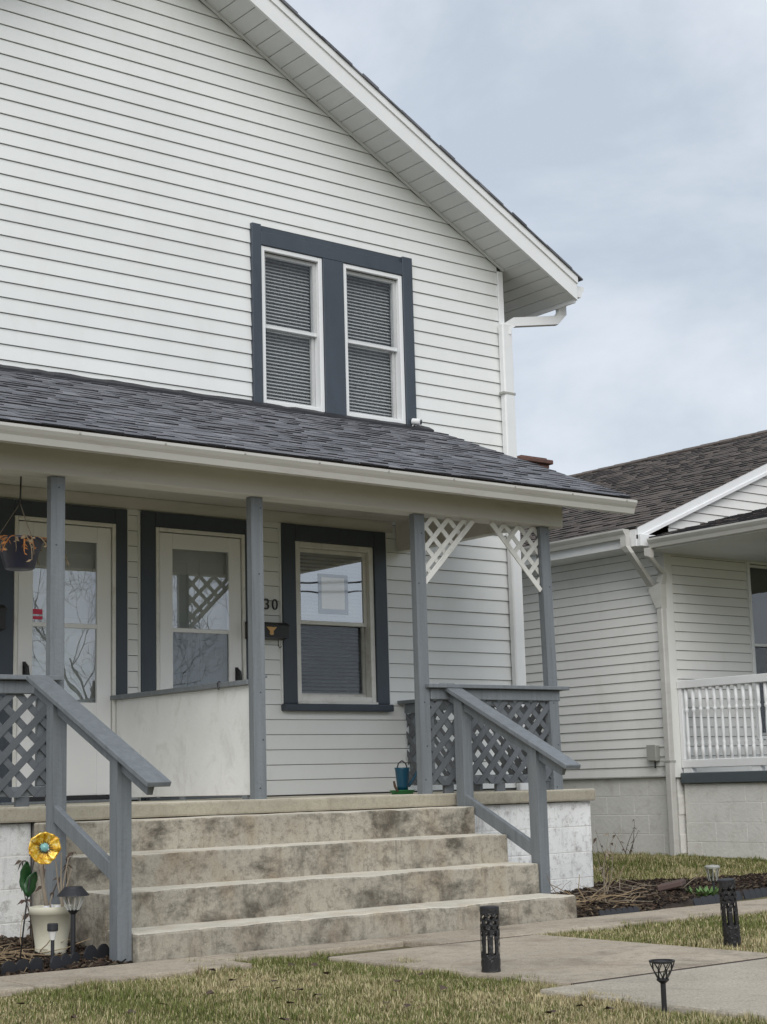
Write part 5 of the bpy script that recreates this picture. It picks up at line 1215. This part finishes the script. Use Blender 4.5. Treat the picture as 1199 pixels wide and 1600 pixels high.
b = atY(9, 985, YM-.11); a = atY(9, 945, YM-.11); mailbox(b.x-.3, b.x, b.z, a.z, YM, 'plain black wall mailbox on the dark door trim behind the hanging basket', None)
# small latch tab on the post
p = atY(412, 1057, 9.5); obj('latch_hook', MB().box(6.40, 6.435, 9.47, 9.51, p.z-.012, p.z+.006, .003), 'porch_grey', porch)
# birds on the divider cap: small dark clips
for k, yy in enumerate((9.9,)): obj('cap_clip', MB().tube([(6.31, yy, 1.712), (6.292, yy-.02, 1.705), (6.284, yy-.03, 1.66)], [.012, .014, .006], 7), 'black_plastic', dv)
# watering can
p = atY(628, 1236, 9.95); x, y, z = p.x+.01, 9.95, PZ
t = thing('watering_can', (x, y, z), 'small teal blue watering can on a green tray beside the porch post', 'watering can')
s_ = .80
obj('can_body', MB().lathe([(.052*s_, .03), (.055*s_, .06), (.07*s_, .185), (.076*s_, .20), (.072*s_, .203), (.066*s_, .19)], (x, y, z), 24), 'teal', t, smooth=True)
obj('handle', MB().tube([(x-.055, y, z+.185), (x-.035, y, z+.235), (x, y, z+.255), (x+.035, y, z+.235), (x+.055, y, z+.185)], .005, 8), 'black_plastic', t)
obj('spout', MB().tube([(x+.05, y-.01, z+.06), (x+.10, y-.02, z+.12), (x+.14, y-.03, z+.19)], [.014, .011, .009], 10), 'teal', t)
obj('rose', MB().lathe([(.010, 0), (.028, .02), (.026, .024)], (x+.138, y-.03, z+.185), 14, (.5, -.1, .8)), 'teal', t)
t = thing('green_tray', (x, y, z), 'green plastic tray with trowel handle beneath the watering can', 'tray')
obj('tray', MB().lathe([(.08, -.001), (.098, .028), (.102, .028), (.102, .031), (.094, .031), (.078, .006)], (x-.004, y, z), 24), 'green_plastic', t, smooth=True)
obj('trowel', MB().tube([(x-.09, y-.05, z+.02), (x-.115, y-.05, z+.06), (x-.125, y-.05, z+.10)], [.009, .011, .008], 8), 'dark_stem', t)
# hanging basket
HY = 9.78; c = atY(31, 842, HY); zb = atY(31, 890, HY).z; rt = .155; rb = .095
hb = thing('hanging_basket', (c.x, HY, zb), 'dark navy hanging basket trailing dried orange and brown vines', 'hanging basket')
obj('basket', MB().lathe([(rb*.92, 0), (rb, .006), (rt*.97, c.z-zb-.02), (rt*1.03, c.z-zb-.018), (rt*1.03, c.z-zb), (rt*.95, c.z-zb), (rt*.9, c.z-zb-.04)], (c.x, HY, zb), 28), 'navy_plastic', hb, smooth=True)
obj('soil', MB().lathe([(rt*.93, 0), (.01, .012)], (c.x, HY, c.z-.04), 20), 'soil', hb)
tpz = atY(27, 786, HY).z
for k in range(3):
    a = 2.1*k+.5; obj('wire', MB().tube([(c.x+rt*math.cos(a), HY+rt*math.sin(a), c.z-.005), (c.x, HY, tpz)], .0022, 5), 'grey_twig', hb)
mb = MB(); mo = MB()
for i in range(46):
    a = random.choice((random.gauss(3.6, .5), random.gauss(-.35, .35), random.uniform(0, 6.3))); p_ = Vector((c.x+rt*.8*math.cos(a), HY+rt*.8*math.sin(a), c.z-.01)); d = Vector((math.cos(a), math.sin(a), .7)).normalized(); pts = [p_]; ln = random.uniform(.12, .34)
    for k in range(8): d = (d+Vector((0, 0, -.36))+Vector((random.gauss(0, .12), random.gauss(0, .12), 0))).normalized(); pts.append(pts[-1]+d*ln/8)
    (mo if i % 3 == 0 else mb).tube(pts, [.005*(1-.08*k) for k in range(9)], 5)
    for k in range(4):
        b = pts[random.randint(2, 8)]; s_ = Vector((random.gauss(0, 1), random.gauss(0, 1), -.8)).normalized(); l_ = random.uniform(.02, .05); w_ = s_.orthogonal().normalized()*l_*.3
        (mo if i % 3 == 0 else mb).add([b, b+s_*l_*.4+w_, b+s_*l_, b+s_*l_*.4-w_], [(0, 1, 2, 3)])
tag(obj('dry_vines', mb, 'dry_stem', hb), kind='stuff'); tag(obj('orange_vines', mo, 'orange_dry', hb), kind='stuff')
obj('hook', MB().tube([(c.x, HY, cz+.002), (c.x, HY, cz-.05), (c.x+.02, HY, cz-.08), (c.x+.005, HY, (cz+tpz)/2), (c.x, HY, tpz+.02), (c.x-.015, HY, tpz-.005), (c.x, HY, tpz-.015), (c.x+.01, HY, tpz)], .006, 7), 'black_metal', hb)
# security camera
p = atY(651, 659, WY-.09)
t = thing('security_camera', (p.x, p.y, p.z-.03), 'small white security camera beside the lower corner of the upstairs window', 'camera')
ax = Vector((.45, -.85, -.2)).normalized()
obj('camera_body', MB().lathe([(.02, -.045), (.03, -.04), (.032, .03), (.034, .045), (.03, .046)], p, 16, ax), 'white', t, smooth=False)
obj('lens', MB().lathe([(.022, .0), (.02, .004)], p+ax*.046, 14, ax), 'black_plastic', t)
obj('bracket', MB().tube([p-ax*.02+Vector((0, 0, -.02)), p+Vector((-.03, .03, -.04)), Vector((9.50, WY-.044, p.z-.03))], .009, 7), 'white', t)
obj('cable', MB().tube([p+Vector((-.02, .02, -.03)), p+Vector((.02, .0, -.075)), p+Vector((.10, .02, -.085)), p+Vector((.2, .035, -.088))], .005, 6), 'black_plastic', t)
